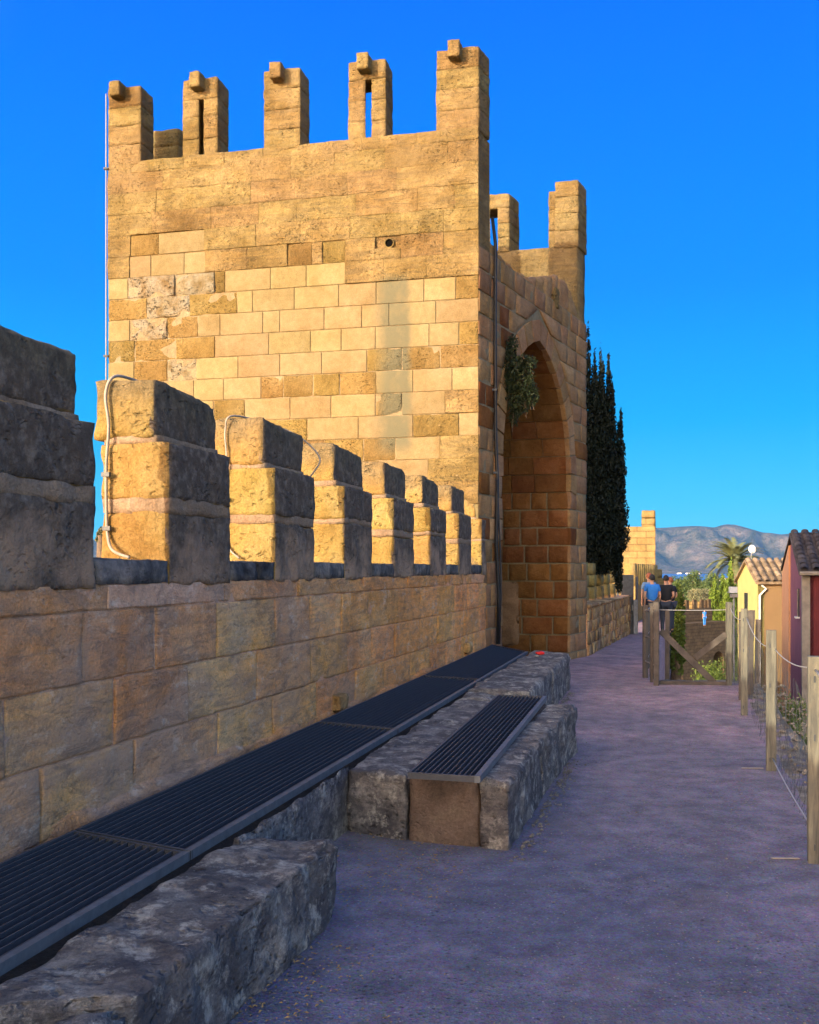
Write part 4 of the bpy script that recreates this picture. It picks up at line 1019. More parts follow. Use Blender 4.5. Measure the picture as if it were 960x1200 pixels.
# ------------------------------------------------------------------ fence posts and wire
def post(p, h, w, label, group='wooden fence posts along the open edge', mat='wood', rz=-0.30, lean=0.0):
    p = Vector(p); rt = root('fence_post', p, label, 'post', group)
    b = MB(); v = w/2; ch = 0.006
    ring = [(v, v-ch), (v-ch, v), (-v+ch, v), (-v, v-ch), (-v, -v+ch), (-v+ch, -v), (v-ch, -v), (v, -v+ch)]
    n = 10; b.v = []
    for k in range(n+1):
        z = h*k/n
        s = 1.0 if k < n else 0.97
        for (x, y) in ring: b.v.append(((x+.003*noise.noise(Vector((z*5, x*30, p.y))))*s + lean*z, y*s, z-.03))
    for k in range(n):
        for i in range(8): b.f.append((k*8+i, (k+1)*8+i, (k+1)*8+(i+1) % 8, k*8+(i+1) % 8))
    b.f = [f[::-1] for f in b.f]; b.f.append(tuple(n*8+i for i in range(8)))
    b.f = [f[::-1] for f in b.f]
    rt.rotation_euler = (0, 0, rz)
    o = obj('timber', b.me(), M[mat], rt)
    for zz in (h-.12, h*.62, .12):
        obj('staple', MB().box((-.5*w*0-.01, -w/2-.003, zz-.03), (.010, .006, .035)).me(), M['iron'], rt)
    return rt
PO = [(2.215, 5.58), (2.87, 8.12), (3.66, 11.18)]
post((2.215, 5.58, 0), 1.15, .085, 'nearest square wooden fence post, cut by the right picture edge')
post((2.868, 8.12, 0), 1.14, .078, 'second wooden fence post from the viewer, standing clear of the frame edge')
post((3.655, 11.18, 0), 1.19, .074, 'third wooden fence post, in front of the yellow house')
post((1.50, 3.0, 0), 1.15, .095, 'wooden fence post beside the viewer outside the picture')
GL, GR = Vector((3.40, 14.15, 0)), Vector((4.42, 14.0, 0))
post((4.44, 14.25, 0), 1.16, .078, 'right post of the crossed gate, pale and sunlit at the top', 'posts carrying the crossed gate')
post((3.375, 14.0, 0), 1.17, .075, 'left post of the crossed gate, shaded grey', 'posts carrying the crossed gate', 'oldwood')
post((3.93, 15.6, -.5), 1.5, .07, 'dark old post behind the wire just right of the gate', 'old dark posts behind the fence', 'oldwood')
for k, (x, y, hh) in enumerate([(4.62, 13.9, 1.05), (4.95, 14.6, 1.0), (5.1, 15.4, 1.1)]):
    post((x, y, -.1), hh, .06+.01*k, ['short dark post right behind the gate post', 'dark post between the gate and the yellow house', 'dark leaning post below the tan house wall'][k], 'old dark posts behind the fence', 'oldwood', lean=(.0, .02, .05)[k])
post((4.05, 12.45, -.1), 1.2, .09, 'brown old post just behind the third wooden post', 'old dark posts behind the fence', 'oldwood')
post((4.28, 12.9, -.15), 1.25, .10, 'broad brown plank post behind the wire', 'old dark posts behind the fence', 'oldwood')

def sag(p, q, s, n=10):
    p = Vector(p); q = Vector(q); return [p.lerp(q, i/n) - Vector((0, 0, s*4*(i/n)*(1-i/n))) for i in range(n+1)]
def wire(p, q, s, r, label, mat='wire'):
    p = Vector(p); o = obj('fence_wire', bm_mesh(MB().tube(sag(p, q, s), r, 5), p, True), M[mat], label=label, cat='wire'); o.location = p
wire((2.24, 5.62, 1.06), (2.89, 8.10, .96), .05, .004, 'white wire sagging from the nearest post to the second post')
wire((2.89, 8.14, .98), (3.67, 11.16, 1.07), .10, .004, 'white wire sagging from the second post to the third post')
wire((3.67, 11.2, 1.08), (4.44, 14.2, 1.08), .10, .004, 'white wire from the third post to the gate post')
wire((1.50, 3.0, 1.05), (2.2, 5.55, 1.05), .05, .007, 'white wire from the post beside the viewer to the nearest post')
wire((2.86, 8.06, .10), (2.23, 5.66, .16), .02, .005, 'taut low wire near the ground between the two nearest posts')
wire((3.40, 14.15, 1.03), (4.42, 14.12, 1.03), .01, .005, 'thin straight wire across the top of the crossed gate')
def net(p, q, z0, z1, sg, label, cell=0.085, mat='iron'):
    p = Vector(p); q = Vector(q); L = (q-p).length; n = int(L/cell); m = max(2, int((z1-z0)/(cell*1.3))); b = MB()
    def P(i, j):
        t = i/n; a_ = p.lerp(q, t); ht = z0 + (z1-z0)*(j/m); a_.z = ht - sg*4*t*(1-t)*(j/m) + p.z
        a_.x += 0.05*noise.noise(Vector((t*6, j*.3, 2))); return a_
    for i in range(n):
        for j in range(m):
            if (i+j) % 2 == 0: b.tube([P(i, j), P(i+1, j+1)], 0.0010, 3, False)
            else: b.tube([P(i+1, j), P(i, j+1)], 0.0010, 3, False)
    o = obj('wire_netting', bm_mesh(b, p), M[mat], label=label, cat='netting', kind=None); o.location = p
    del o['kind']
net((2.25, 5.65, 0), (2.90, 8.08, 0), .05, .95, .10, 'diamond wire netting hanging between the nearest and the second post')
net((2.92, 8.2, 0), (3.69, 11.1, 0), .03, .98, .12, 'diamond wire netting between the second and the third post')
net((3.70, 11.25, 0), (4.46, 14.15, 0), .03, 1.0, .10, 'diamond wire netting between the third post and the gate')

def build_gate():
    rt = root('crossed_gate', GL, 'wooden gate with one long and one short diagonal brace barring the steps', 'gate')
    z = 0.02
    obj('stile', bm_mesh(MB().beam(GL+Vector((.02,0,0)), GL+Vector((.02,0,1.10)), .05, .045), GL), M['oldwood'], rt)
    obj('stile', bm_mesh(MB().beam(GL+Vector((-.045,.05,0.02)), GL+Vector((-.045,.05,1.08)), .035, .04), GL), M['oldwood'], rt)
    obj('stile', bm_mesh(MB().beam(GR+Vector((-.05,0,0)), GR+Vector((-.05,0,1.13)), .07, .05), GL), M['wood'], rt)
    a_ = GL+Vector((.06, -.04, .74)); b_ = GL+Vector((.80, -.04, .02)); obj('diagonal_brace', bm_mesh(MB().beam(a_, b_, .03, .085), GL), M['oldwood'], rt)
    c_ = GR+Vector((-.09, -.0, .70)); d_ = a_.lerp(b_, .60)+Vector((.03, .0, .06)); obj('diagonal_brace', bm_mesh(MB().beam(c_, d_, .03, .08), GL), M['oldwood'], rt)
    obj('bottom_rail', bm_mesh(MB().beam(GL+Vector((0,0,.025)), GR+Vector((-.05,0,.025)), .04, .05), GL), M['oldwood'], rt)
build_gate()

# steps going down behind the gate, and a fence along the inner edge of the path
def build_steps():
    b0 = Vector((3.9, 14.6, 0)); rt = root('stone_steps', b0, 'worn pale stone steps going down behind the crossed gate', 'steps')
    for i in range(14):
        y = 14.55+.30*i; x0 = 3.45 + .262*(y-14.2)+.03; z = -.02-.045*i-(.14*(i-7) if i > 7 else 0)
        me = rough_hexa([(x0, y), (x0+1.25, y-.02), (x0+1.33, y+.34), (x0+.08, y+.36)], z-.4, z, 0.09, .02, .02, i*3.1, 5, .02, b0)
        obj('step', me, M['ledge'] if i % 3 else M['verge'], rt)
build_steps()
rail_pts = [(3.50, 15.2), (4.05, 17.2), (4.72, 19.8), (5.55, 23.0), (6.55, 27.0)]
rt = root('side_fence', (3.40, 14.3, 0), 'dark post and wire fence receding along the path behind the gate', 'fence')
b0 = Vector((3.40, 14.3, 0))
for (x, y) in rail_pts:
    g = gz(y); obj('fence_upright', bm_mesh(MB().beam((x, y, g-.1), (x, y, g+1.08), .07, .07), b0), M['oldwood'], rt)
for z in (1.0, .62, .25):
    pts = [Vector((x, y, gz(y)+z)) for x, y in [(3.42, 14.2)]+rail_pts]
    obj('rail', bm_mesh(MB().tube(pts, .012, 5), b0), M['greypost'], rt)
b = MB()
for (x0, y0), (x1, y1) in zip([(3.42, 14.2)]+rail_pts, rail_pts):
    n = int((y1-y0)/.12)
    for i in range(n):
        t = i/n; x, y = x0+(x1-x0)*t, y0+(y1-y0)*t; b.beam((x, y, gz(y)+.05), (x, y, gz(y)+1.0), .008)
obj('wire_infill', bm_mesh(b, b0), M['iron'], rt, kind='stuff')

for (px_, py_, w_, lb) in ((920, 1007, .15, 'thin pale strip set in the ground just left of the nearest fence post'), (882, 901, .17, 'thin pale strip set in the ground just left of the second fence post')):
    d_ = 1920/(py_-666); p_ = Vector(((px_-480)/1200*d_, d_, .004))
    o = obj('ground_strip', MB().box((0, 0, .003), (w_, .022, .005)).me(), M['conduit'], label=lb, cat='strip'); o.location = p_; o.rotation_euler.z = -.05

# ------------------------------------------------------------------ low wall beyond the tower, its merlons, the dark gate
def build_lowwall():
    A_ = Vector((3.52, 20.1, 0)); B_ = Vector((6.45, 29.9, 0)); d = (B_-A_); L = d.length; d.normalize(); n = Vector((d.y, -d.x, 0))
    rt = root('rubble_wall', A_, 'low rough rubble stone wall running on behind the tower', 'wall')
    def q(s, u): return A_ + d*s + n*u
    c = MB(); P = [q(0, -.5), q(L, -.5), q(L, -.03), q(0, -.03)][::-1]
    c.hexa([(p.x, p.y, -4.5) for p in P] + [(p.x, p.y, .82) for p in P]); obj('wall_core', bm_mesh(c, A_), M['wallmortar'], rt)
    for r in range(5):
        s = 0
        while s < L:
            e = min(L, s+R.uniform(.25, .6)); z = -.38+r*.235
            if z+.23+0 > gz(A_.y+s)-.02 or True:
                me = face_block(.008, e-s-.008, .008, e-s-.008, .222, .06, 4, 3, .025, .012, R.uniform(0, 99), .012)
                o = obj('rubble_stone', me, M['lowwall'], rt); frame_mat(o, q(s, R.uniform(-.02, .01)) + Vector((0, 0, z)), d, -n, Vector((0,0,1)), A_)
            s = e
    s = 0
    while s < L:
        e = min(L, s+R.uniform(.5, .8)); f = [q(s+.01, .03), q(e-.01, .03), q(e-.01, -.5), q(s+.01, -.5)]
        me = rough_hexa([p.xy for p in f], .80, .90-.012*s, .09, .02, .02, s, 5, .02, A_); obj('coping_stone', me, M['lowwall'], rt); s = e
    for k, y in enumerate((22.0, 23.5, 25.0, 26.5, 28.0)):
        x = 4.56+.3*(y-25); sx = R.uniform(0, .02)
        f = [Vector((x+.13, y, 0)), Vector((x+.13, y, 0))+d*.62, Vector((x-.40, y+.12, 0))+d*.62, Vector((x-.40, y+.12, 0))]
        mc = obj('merlon', bm_mesh(MB().hexa([(p.x, p.y, .70) for p in f] + [(p.x, p.y, .90) for p in f]), A_), M['lowwall'], rt)
        for z0, z1, sh in ((.86, 1.18, 0), (1.19, 1.45, .0), (1.46, 1.74-.02*k, -.03)):
            g = [p.copy() for p in f]; g[0] += n*sh; g[1] += n*sh
            obj('merlon_stone', rough_hexa([p.xy for p in g], z0, z1, .12, .015, .02, y+z0, 5, .01, A_), M['fartower'] if False else M['merlonfar'], mc)
M['merlonfar'] = stone('far_merlon_stone', (0.251,0.175,0.058), (0.290,0.210,0.079), (0.317,0.238,0.108), pit=0.5, grain=1.2, patch=2, var=0.05)
build_lowwall()
b0 = Vector((6.2, 29.9, gz(30)))
rt = root('metal_door', b0, 'dark grey sheet metal door standing open at the end of the low wall', 'door')
obj('door_leaf', bm_mesh(MB().box((6.36, 29.9, .48), (.36, .05, 1.86)), b0), M['iron'], rt)
obj('door_leaf', bm_mesh(MB().beam((6.63, 29.95, .45), (6.85, 30.8, .45), .05, 1.8), b0), M['iron'], rt)
obj('handle', bm_mesh(MB().box((6.50, 29.85, .45), (.04, .05, .16)), b0), M['greypost'], rt)
for x, y, lb in ((6.58, 29.85, 'rusty grey metal post at the open end of the low wall'),):
    o = obj('metal_post', MB().beam((0, 0, -.05), (0, 0, 1.0), .12, .12).me(), M['greypost'], label=lb, cat='post'); o.location = (x, y, gz(y))
o = obj('metal_pole', MB().beam((0, 0, 0), (0, 0, 1.1), .05, .05).me(), M['greypost'], label='thin metal pole on the low wall beneath the cypress', cat='pole'); o.location = (5.9, 29.0, .75)

# wall continuing beyond, a far tower and the last merlon
def simple_wall(name, p, q, th, z0, z1, mat, label, merl=None, mmat=None, cat='wall', skip=()):
    p = Vector((*p, 0)); q = Vector((*q, 0)); d = q-p; L = d.length; d.normalize(); n = Vector((d.y, -d.x, 0))
    rt = root(name, (p.x, p.y, z0), label, cat); off = Vector((p.x, p.y, z0))
    b = MB(); f = [p, p-n*th, q-n*th, q]; f = f[::-1]
    b.hexa([(v.x, v.y, z0) for v in f] + [(v.x, v.y, z1) for v in f]); obj('masonry', bm_mesh(b, off), mat, rt)
    if merl:
        w, gap, h = merl; s = 0; k = 0
        while s+w <= L+.01:
            if k not in skip:
                g = [p+d*s, p+d*(s+w), p+d*(s+w)-n*th*.9, p+d*s-n*th*.9]
                obj('merlon', rough_hexa([v.xy for v in g], z1-.02, z1+h, .3, .03, .03, s+p.x, 3, .03, off), mmat or mat, rt)
            s += w+gap; k += 1
    return rt, off
def build_fartower():
    P = lambda px, d: Vector(((px-480)/1200*d, d, 0))
    a0 = P(768, 55); f = Vector((-0.972, .234, 0)); s = Vector((.235, .972, 0)); w = 7.0
    off = Vector((a0.x, a0.y, -5)); rt = root('far_tower', off, 'smaller golden tower farther along the wall behind the cypress', 'tower')
    b = MB(); F_ = [a0, a0+f*w, a0+f*w+s*6, a0+s*6][::-1]
    b.hexa([(v.x, v.y, -5) for v in F_] + [(v.x, v.y, 3.85) for v in F_]); obj('masonry', bm_mesh(b, off), M['fartower'], rt)
    for t in (0, 1.9, 3.8, 5.9):
        g = [a0+f*t, a0+f*(t+.72), a0+f*(t+.72)+s*.6, a0+f*t+s*.6][::-1]
        for z0, z1 in ((3.82, 4.3), (4.3, 4.72)):
            obj('merlon', rough_hexa([v.xy for v in g], z0, z1+.005, .15, .03, .03, t+z0, 3, .03, off), M['fartower'], rt)
    for t in (2, 4.5):
        g = [a0+s*t, a0+s*(t+.7), a0+s*(t+.7)+f*.5, a0+s*t+f*.5]
        obj('merlon', rough_hexa([v.xy for v in g], 3.82, 4.6, .2, .03, .03, t, 3, .03, off), M['fartower'], rt)
    simple_wall('far_parapet', P(745, 40).xy, P(771, 58).xy, .5, -5, 0.9, M['merlonfar'], 'sunlit stretch of parapet behind the walking people', (.75, .75, .9))
    pp = P(777, 62); o, off2 = simple_wall('wall_pier', (pp.x-.5, 62), (pp.x+.4, 62.2), .7, -6, 1.0, M['fartower'], 'single golden wall pier right of the far tower', (.52, 1, .55))
build_fartower()

# ------------------------------------------------------------------ gate tower far below
def build_gatetower():
    c = Vector((29.3, 110, -12)); rt = root('gate_tower', c, 'dark shaded gate tower with small battlements and a round archway beyond the crossed gate', 'tower')
    u = Vector((.80, -.60, 0))*-1; u = Vector((math.cos(.75), math.sin(.75), 0)); n = Vector((u.y, -u.x, 0))   # face direction, outward normal
    w = 9.4
    def B(s0, s1, d0, d1, z0, z1, nm, mat):
        f = [c+u*s0-n*d0, c+u*s1-n*d0, c+u*s1-n*d1, c+u*s0-n*d1]
        obj(nm, bm_mesh(MB().hexa([(p.x, p.y, z0) for p in f] + [(p.x, p.y, z1) for p in f]), c), mat, rt)
    # front wall with arch opening near its right end
    a0, a1, zs = 6.2, 8.6, -8.9; r = (a1-a0)/2
    poly = [(0, -12.5), (a0, -12.5), (a0, zs)] + [(a0+r-r*math.cos(math.pi*i/10), zs+r*math.sin(math.pi*i/10)) for i in range(1, 10)] + [(a1, zs), (a1, -12.5), (w, -12.5), (w, -4.4), (0, -4.4)]
    b = MB(); m = len(poly)
    for d in (0, 1.4): b.v += [tuple(Vector((c.x, c.y, 0))+u*s-n*d+Vector((0, 0, z))) for s, z in poly]
    b.f = [tuple(range(m)), tuple(range(m, 2*m))[::-1]] + [((i+1) % m, i, m+i, m+(i+1) % m) for i in range(m)]
    obj('front_wall', bm_mesh(b, c), M['gatestone'], rt)
    B(-.2, w, 1.42, 5, -6.6, -4.42, 'upper_mass', M['gatestone']); B(-.2, 5.8, 1.43, 5, -12.5, -6.6, 'lower_mass', M['gatestone'])
    B(-.3, w+.4, 2.2, 2.45, -4.41, -2.95, 'battlement_wall', M['gatestone'])
    for k in range(7):
        s = -.3+1.55*k; B(s, min(s+.58, w+.4), 2.21, 2.44, -2.96, -1.95, 'merlon', M['gatestone'])
    simple_wall('town_wall', (13.4, 52), (23.8, 91), .6, -12, -2.2, M['gatestone'], 'dark town wall receding towards the gate tower', (.8, .8, .9))
    # sunlit rear parapet seen through the gaps
    simple_wall('sunlit_parapet', (28.5, 127), (42.0, 125.5), .5, -12, -2.45, M['fartower'], 'sunlit yellow parapet visible through the gaps of the gate tower', None)
build_gatetower()

# ------------------------------------------------------------------ vegetation
rng = np.random.default_rng(5)
def leafcloud(clumps, n, size, stretch=1.0, droop=0.0, aspect=0.5):
    """clumps: (x,y,z,rx,ry,rz); leaves scattered mostly near the clump surfaces"""
    C = np.array(clumps, float); vol = (C[:, 3]*C[:, 4]*C[:, 5])**(2/3); idx = rng.choice(len(C), n, p=vol/vol.sum())
    d = rng.normal(size=(n, 3)); d /= np.linalg.norm(d, axis=1)[:, None]; r = rng.uniform(0.45, 1.05, n)[:, None]
    P = C[idx, :3] + d*C[idx, 3:6]*r
    a = rng.normal(size=(n, 3)) + d*0.6; a[:, 2] = a[:, 2]*stretch - droop; a /= np.linalg.norm(a, axis=1)[:, None]
    b = np.cross(a, rng.normal(size=(n, 3))); b /= np.linalg.norm(b, axis=1)[:, None]
    s = size*rng.uniform(0.6, 1.4, n)[:, None]
    V = np.stack([P-a*s, P+b*s*aspect, P+a*s, P-b*s*aspect], 1).reshape(-1, 3)
    F = np.arange(4*n).reshape(n, 4)
    return V, F
def cloud_obj(name, clumps, n, size, mat, parent, **k):
    V, F = leafcloud(clumps, n, size, **k); return obj(name, npmesh(V, F), mat, parent)
def trunk(parent, p0, p1, r0, r1, name='trunk', n=7):
    p0 = Vector(p0); p1 = Vector(p1); m = [p0.lerp(p1, i/5)+Vector((.08*r0*R.uniform(-3, 3), .08*r0*R.uniform(-3, 3), 0))*(0 < i < 5) for i in range(6)]
    return obj(name, MB().tube(m, [r0+(r1-r0)*i/5 for i in range(6)], n).me(True), M['bark'], parent)

def build_cypress():
    # placed beyond the tower, on the outer side of the low wall
    d = 24.5; X = lambda px: (px-480)/1200*d
    rt = root('cypress_tree', (X(704), d, -4), 'tall dark cypress tree with several pointed tips right behind the tower', 'tree')
    def cl(px, ypx, rpx, h):     # column segment centre from picture measure at this depth
        return (X(px)-X(704), 0.0, (1.6-(ypx-666)/1200*d)+4, rpx/1200*d, rpx/1200*d*.9, h/1200*d)
    C = []
    for (tx, ty, bx, w) in ((697, 424, 700, 11), (704, 420, 706, 12), (714, 428, 712, 12), (728, 490, 722, 9), (689.5, 396, 691, 6), (708, 470, 708, 17)):
        yb = 655; n = 14
        for i in range(n):
            t = i/(n-1); y = ty + (yb-ty)*t; wpx = (2.0 + w*min(1, (t*2.6))**.9)*(1 if t < .85 else .8)
            C.append(cl(tx+(bx-tx)*t+R.uniform(-1, 1), y, wpx*.8, (yb-ty)/n*1.1))
    for y, px, r in ((560, 712, 19), (600, 711, 25), (625, 709, 29), (640, 706, 28), (648, 701, 20), (655, 722, 8), (668, 724, 6), (682, 725, 5)): C.append(cl(px, y, r, 26 if y < 640 else 14))
    cloud_obj('crown', C, 75000, .048, M['cypress'], rt, stretch=2.5, aspect=.35)
    trunk(rt, (-.60, .2, 0), (-.2, 0, 7.5), .16, .05)
    for k in range(4): trunk(rt, (-.35, .1, 5.2), (R.uniform(-.35, .35), R.uniform(-.3, .3), 7.5), .09, .02, 'limb', 5)
build_cypress()

def build_bush():
    rt = root('caper_bush', sp(1.33, 4.9, .05), 'dark green bush hanging from the left side of the pointed arch', 'bush')
    C = []; c0 = Vector(sp(1.33, 4.9, .05))
    for (px, y, r, h) in ((600, 408, 8, 16), (598, 430, 13, 18), (606, 445, 20, 22), (616, 425, 14, 10), (607, 468, 17, 20), (620, 462, 12, 18), (603, 488, 7, 12), (592, 448, 8, 14)):
        d = 16.0; w = Vector(((px-480)/1200*d, d, 1.6-(y-666)/1200*d)); w = w - c0
        C.append((w.x, w.y, w.z, r/1200*d, r/1200*d*.8, h/1200*d))
    cloud_obj('foliage', C, 5200, .034, M['hang'], rt, droop=.9, aspect=.3)
    for k in range(14):
        p = Vector((R.uniform(-.05, .05), 0, R.uniform(-.1, .1))); q = Vector(C[k % len(C)][:3])+Vector((R.uniform(-.15, .15), -.05, R.uniform(-.35, -.1)))
        obj('stem', MB().tube([p, (p+q)/2+Vector((0, -.1, .1)), q], [.012, .008, .004], 5).me(), M['bark'], rt)
M['hang'] = m_leaf('caper_foliage', (0.018,0.028,0.009), 0.5, 0.15, 6)
build_bush()

def tree(px, d, ytop, wpx, mat, label, group=None, n=2600, name='tree', zb=None, leaf=None, k=9, flat=0.8):
    x = (px-480)/1200*d; zt = 1.6-(ytop-666)/1200*d; g = terrain_z(x, d) if zb is None else zb; h = zt-g; w = wpx/1200*d/2
    rt = root(name, (x, d, g), label, 'tree', group)
    C = []; cr = min(h*.4, w*flat)
    for i in range(k):
        a_ = R.uniform(0, 6.28); q = R.uniform(0, .75); rr = R.uniform(.28, .5)
        C.append((math.cos(a_)*w*q, math.sin(a_)*w*q, h-cr + R.uniform(-.9, .75)*cr*(1-q*.5), w*rr, w*rr, min(w, cr)*rr*1.1))
    C.append((0, 0, h-cr*1.0, w*.6, w*.6, cr*.85))
    cloud_obj('crown', C, n, leaf or max(.05, w*.055), M[mat], rt, aspect=.6)
    trunk(rt, (0, 0, 0), (0, 0, h-cr), .05*h**.8, .02*h**.8)
    for i in range(4):
        c_ = C[i]; trunk(rt, (0, 0, (h-cr)*.7), c_[:3], .025*h**.8, .008*h**.8, 'limb', 5)
    return rt
tree(795, 33, 671, 26, 'citrus', 'sunlit citrus tree with yellow-green leaves just right of the walking people', n=7000, k=16, flat=6, zb=-3.0)
tree(790, 34.5, 684, 20, 'citrus', 'lower leafy citrus tree partly behind the fence beside the people', n=5000, flat=6, zb=-3.2, k=14)
bgt = [(812, 150, 670, 34, 'tree'), (836, 165, 671, 34, 'tree'), (800, 190, 673, 30, 'tree'), (824, 240, 677, 30, 'tree'), (846, 230, 678, 26, 'tree'), (872, 200, 679, 30, 'tree'), (893, 240, 677, 30, 'tree'),
       (788, 260, 676, 24, 'tree'), (915, 220, 676, 30, 'tree'), (940, 210, 675, 34, 'tree'), (968, 230, 673, 34, 'tree'), (862, 300, 680, 26, 'tree'), (882, 310, 680.5, 24, 'tree'), (776, 220, 678, 24, 'tree'), (756, 240, 676, 26, 'tree')]
ql = ['rounded dark tree in the middle distance, topmost left of the pair above the gate', 'rounded dark tree beside it, right of the pair above the gate', 'tree peeping out behind the citrus tree', 'low tree between the two rounded dark trees',
      'low tree left of the bright conifer', 'tree directly behind the bright conifer', 'tree behind the yellow house gable', 'small far tree left above the citrus tree', 'tree hidden behind the tan house wall', 'tree behind the salmon house',
      'tree at the right picture edge behind the salmon house', 'far low tree near the palm foot', 'far low tree right of the palm foot', 'far tree behind the walking people', 'far tree behind the far tower']
for (px, d, yt, wpx, m), lb in zip(bgt, ql): tree(px, d, yt, wpx*1.1, m, lb, None, n=2400, k=10)
for i, (px, d, yt, wpx) in enumerate([(815, 122, 689.5, 30), (835, 124, 690, 26), (826, 126, 688.5, 20)]):
    tree(px, d, yt, wpx, 'tree2', ['pale dry olive bush left above the gate tower battlements', 'pale olive bush above the middle of the gate tower battlements', 'tallest pale olive bush behind the gate tower'][i], None, n=2200, name='olive_bush', flat=.5)
# wooded belt farther off, one mass nobody could count
V, F = leafcloud([(x_, y_, terrain_z(x_, y_)+3, R.uniform(6, 14), R.uniform(6, 14), R.uniform(3, 6.5)) for x_, y_ in [((px-480)/1200*d, d) for px, d in [(R.uniform(-200, 1200), R.uniform(330, 900)) for _ in range(420)]]], 60000, .9, aspect=.7)
obj('distant_wood', npmesh(V, F), M['tree'], kind='stuff', label='belt of distant woodland between the town and the sea', cat='wood')
# outside the parapet on the left
tree(118, 30, 617, 10, 'tree2', 'pale tree top peeping through the first gap of the parapet', n=1600, flat=2)

def conifer(px, d, ytop, wpx, label, n=4500):
    x = (px-480)/1200*d; g = -11.5; h = 1.6-(ytop-666)/1200*d-g; w = wpx/1200*d/2
    rt = root('conifer_tree', (x, d, g), label, 'tree', None); C = []
    for i in range(16):
        t = i/15; r_ = w*(1-t)**.55*.8+.06; a_ = R.uniform(0, 6.28); q = r_*.35
        C.append((math.cos(a_)*q, math.sin(a_)*q, h*(.15+.85*t)-r_*.2, r_*.75, r_*.75, h/15))
    for i in range(14):
        a_ = R.uniform(0, 6.28); z_ = R.uniform(.45, .85); r_ = w*(1-z_)**.4
        C.append((math.cos(a_)*r_*.8, math.sin(a_)*r_*.8, h*z_, w*.16, w*.16, h*.07))
    cloud_obj('crown', C, n*2, w*.10, M['thuja'], rt, stretch=2.5, aspect=.5); trunk(rt, (0, 0, 0), (0, 0, h*.5), .12, .04)
conifer(857, 126, 660, 32, 'tallest bright green conifer, standing right in front of the palm')
conifer(847, 124, 671, 28, 'middle bright green conifer left of the tallest one')
conifer(838, 122, 677, 27, 'lowest bright green conifer at the left end of the clump')
conifer(852, 121, 681, 34, 'short bushy conifer at the foot of the tallest one')
conifer(870, 128, 675, 20, 'dark shaded conifer next to the yellow house')

def build_palm():
    d = 133; x = (861-480)/1200*d; g = -12.0; hz = 1.6+9/1200*d   # crown centre height
    rt = root('palm_tree', (x, d, g), 'date palm with a wide feathery crown above the bright conifers', 'palm')
    trunk(rt, (0, 0, 0), (0, 0, hz-g-.3), .42, .34, n=9)
    L = 3.9
    for k in range(70):
        a_ = 2*math.pi*k/70*7.03; el = R.uniform(-.15, 1.45); ln = L*R.uniform(.85, 1.1)
        pts = []; p = Vector((0, 0, hz-g-.2)); e_ = el
        for s in range(9):
            pts.append(p.copy()); p = p + Vector((math.cos(a_)*math.cos(e_), math.sin(a_)*math.cos(e_), math.sin(e_)))*(ln/8); e_ -= .10+.035*s*.5
        b = MB(); b.tube(pts, [.04*(1-i/9)+.008 for i in range(9)], 4)
        for i in range(1, 9):
            for q in range(6):
                pp = pts[i-1].lerp(pts[i], q/4); t_ = (pts[i]-pts[i-1]).normalized(); sd = t_.cross(Vector((0, 0, 1))).normalized(); l_ = .75*(1-abs(i/9-.45))
                for g_ in (-1, 1):
                    tip = pp + sd*g_*l_*.8 + t_*l_*.55 + Vector((0, 0, -.12*l_)); k0 = len(b.v)
                    b.v += [tuple(pp), tuple(pp+t_*.13), tuple(tip)]; b.f.append((k0, k0+1, k0+2))
        obj('frond', b.me(), M['palm'], rt)
build_palm()
# weeds and shrubs just under the edge
def shrub(x, y, z, w, h, label, mat='shrub', n=900, leaf=.03):
    rt = root('weed_clump', (x, y, z), label, 'shrub')
    C = [(R.uniform(-.5, .5)*w, R.uniform(-.5, .5)*w, h*R.uniform(.3, .8), w*.35, w*.35, h*.35) for _ in range(6)]
    cloud_obj('foliage', C, n, leaf, M[mat], rt, stretch=1.5, aspect=.3)
    obj('stem', MB().tube([(0, 0, -.1), (.02, 0, h*.5), (.05, .03, h*.8)], [.015, .01, .005], 5).me(), M['bark'], rt)
shrub(3.55, 9.0, -.62, .35, .40, 'low green weeds clinging to the edge below the second post')
shrub(4.25, 11.6, -.6, .4, .5, 'leafy weeds on the edge right of the third post')
shrub(3.25, 7.2, -.75, .35, .4, 'small weeds below the netting near the first post')
shrub(4.85, 13.0, -.6, .4, .6, 'scrubby weeds by the dark old posts')
shrub(31.6, 103.0, -11.5, 4.5, 4.2, 'sunlit yellow-green shrub in front of the distant archway', 'citrus', 3000, .16)
shrub(4.75, 16.4, -1.6, .35, .9, 'dark plant beside the steps behind the gate', 'tree', 900, .04)

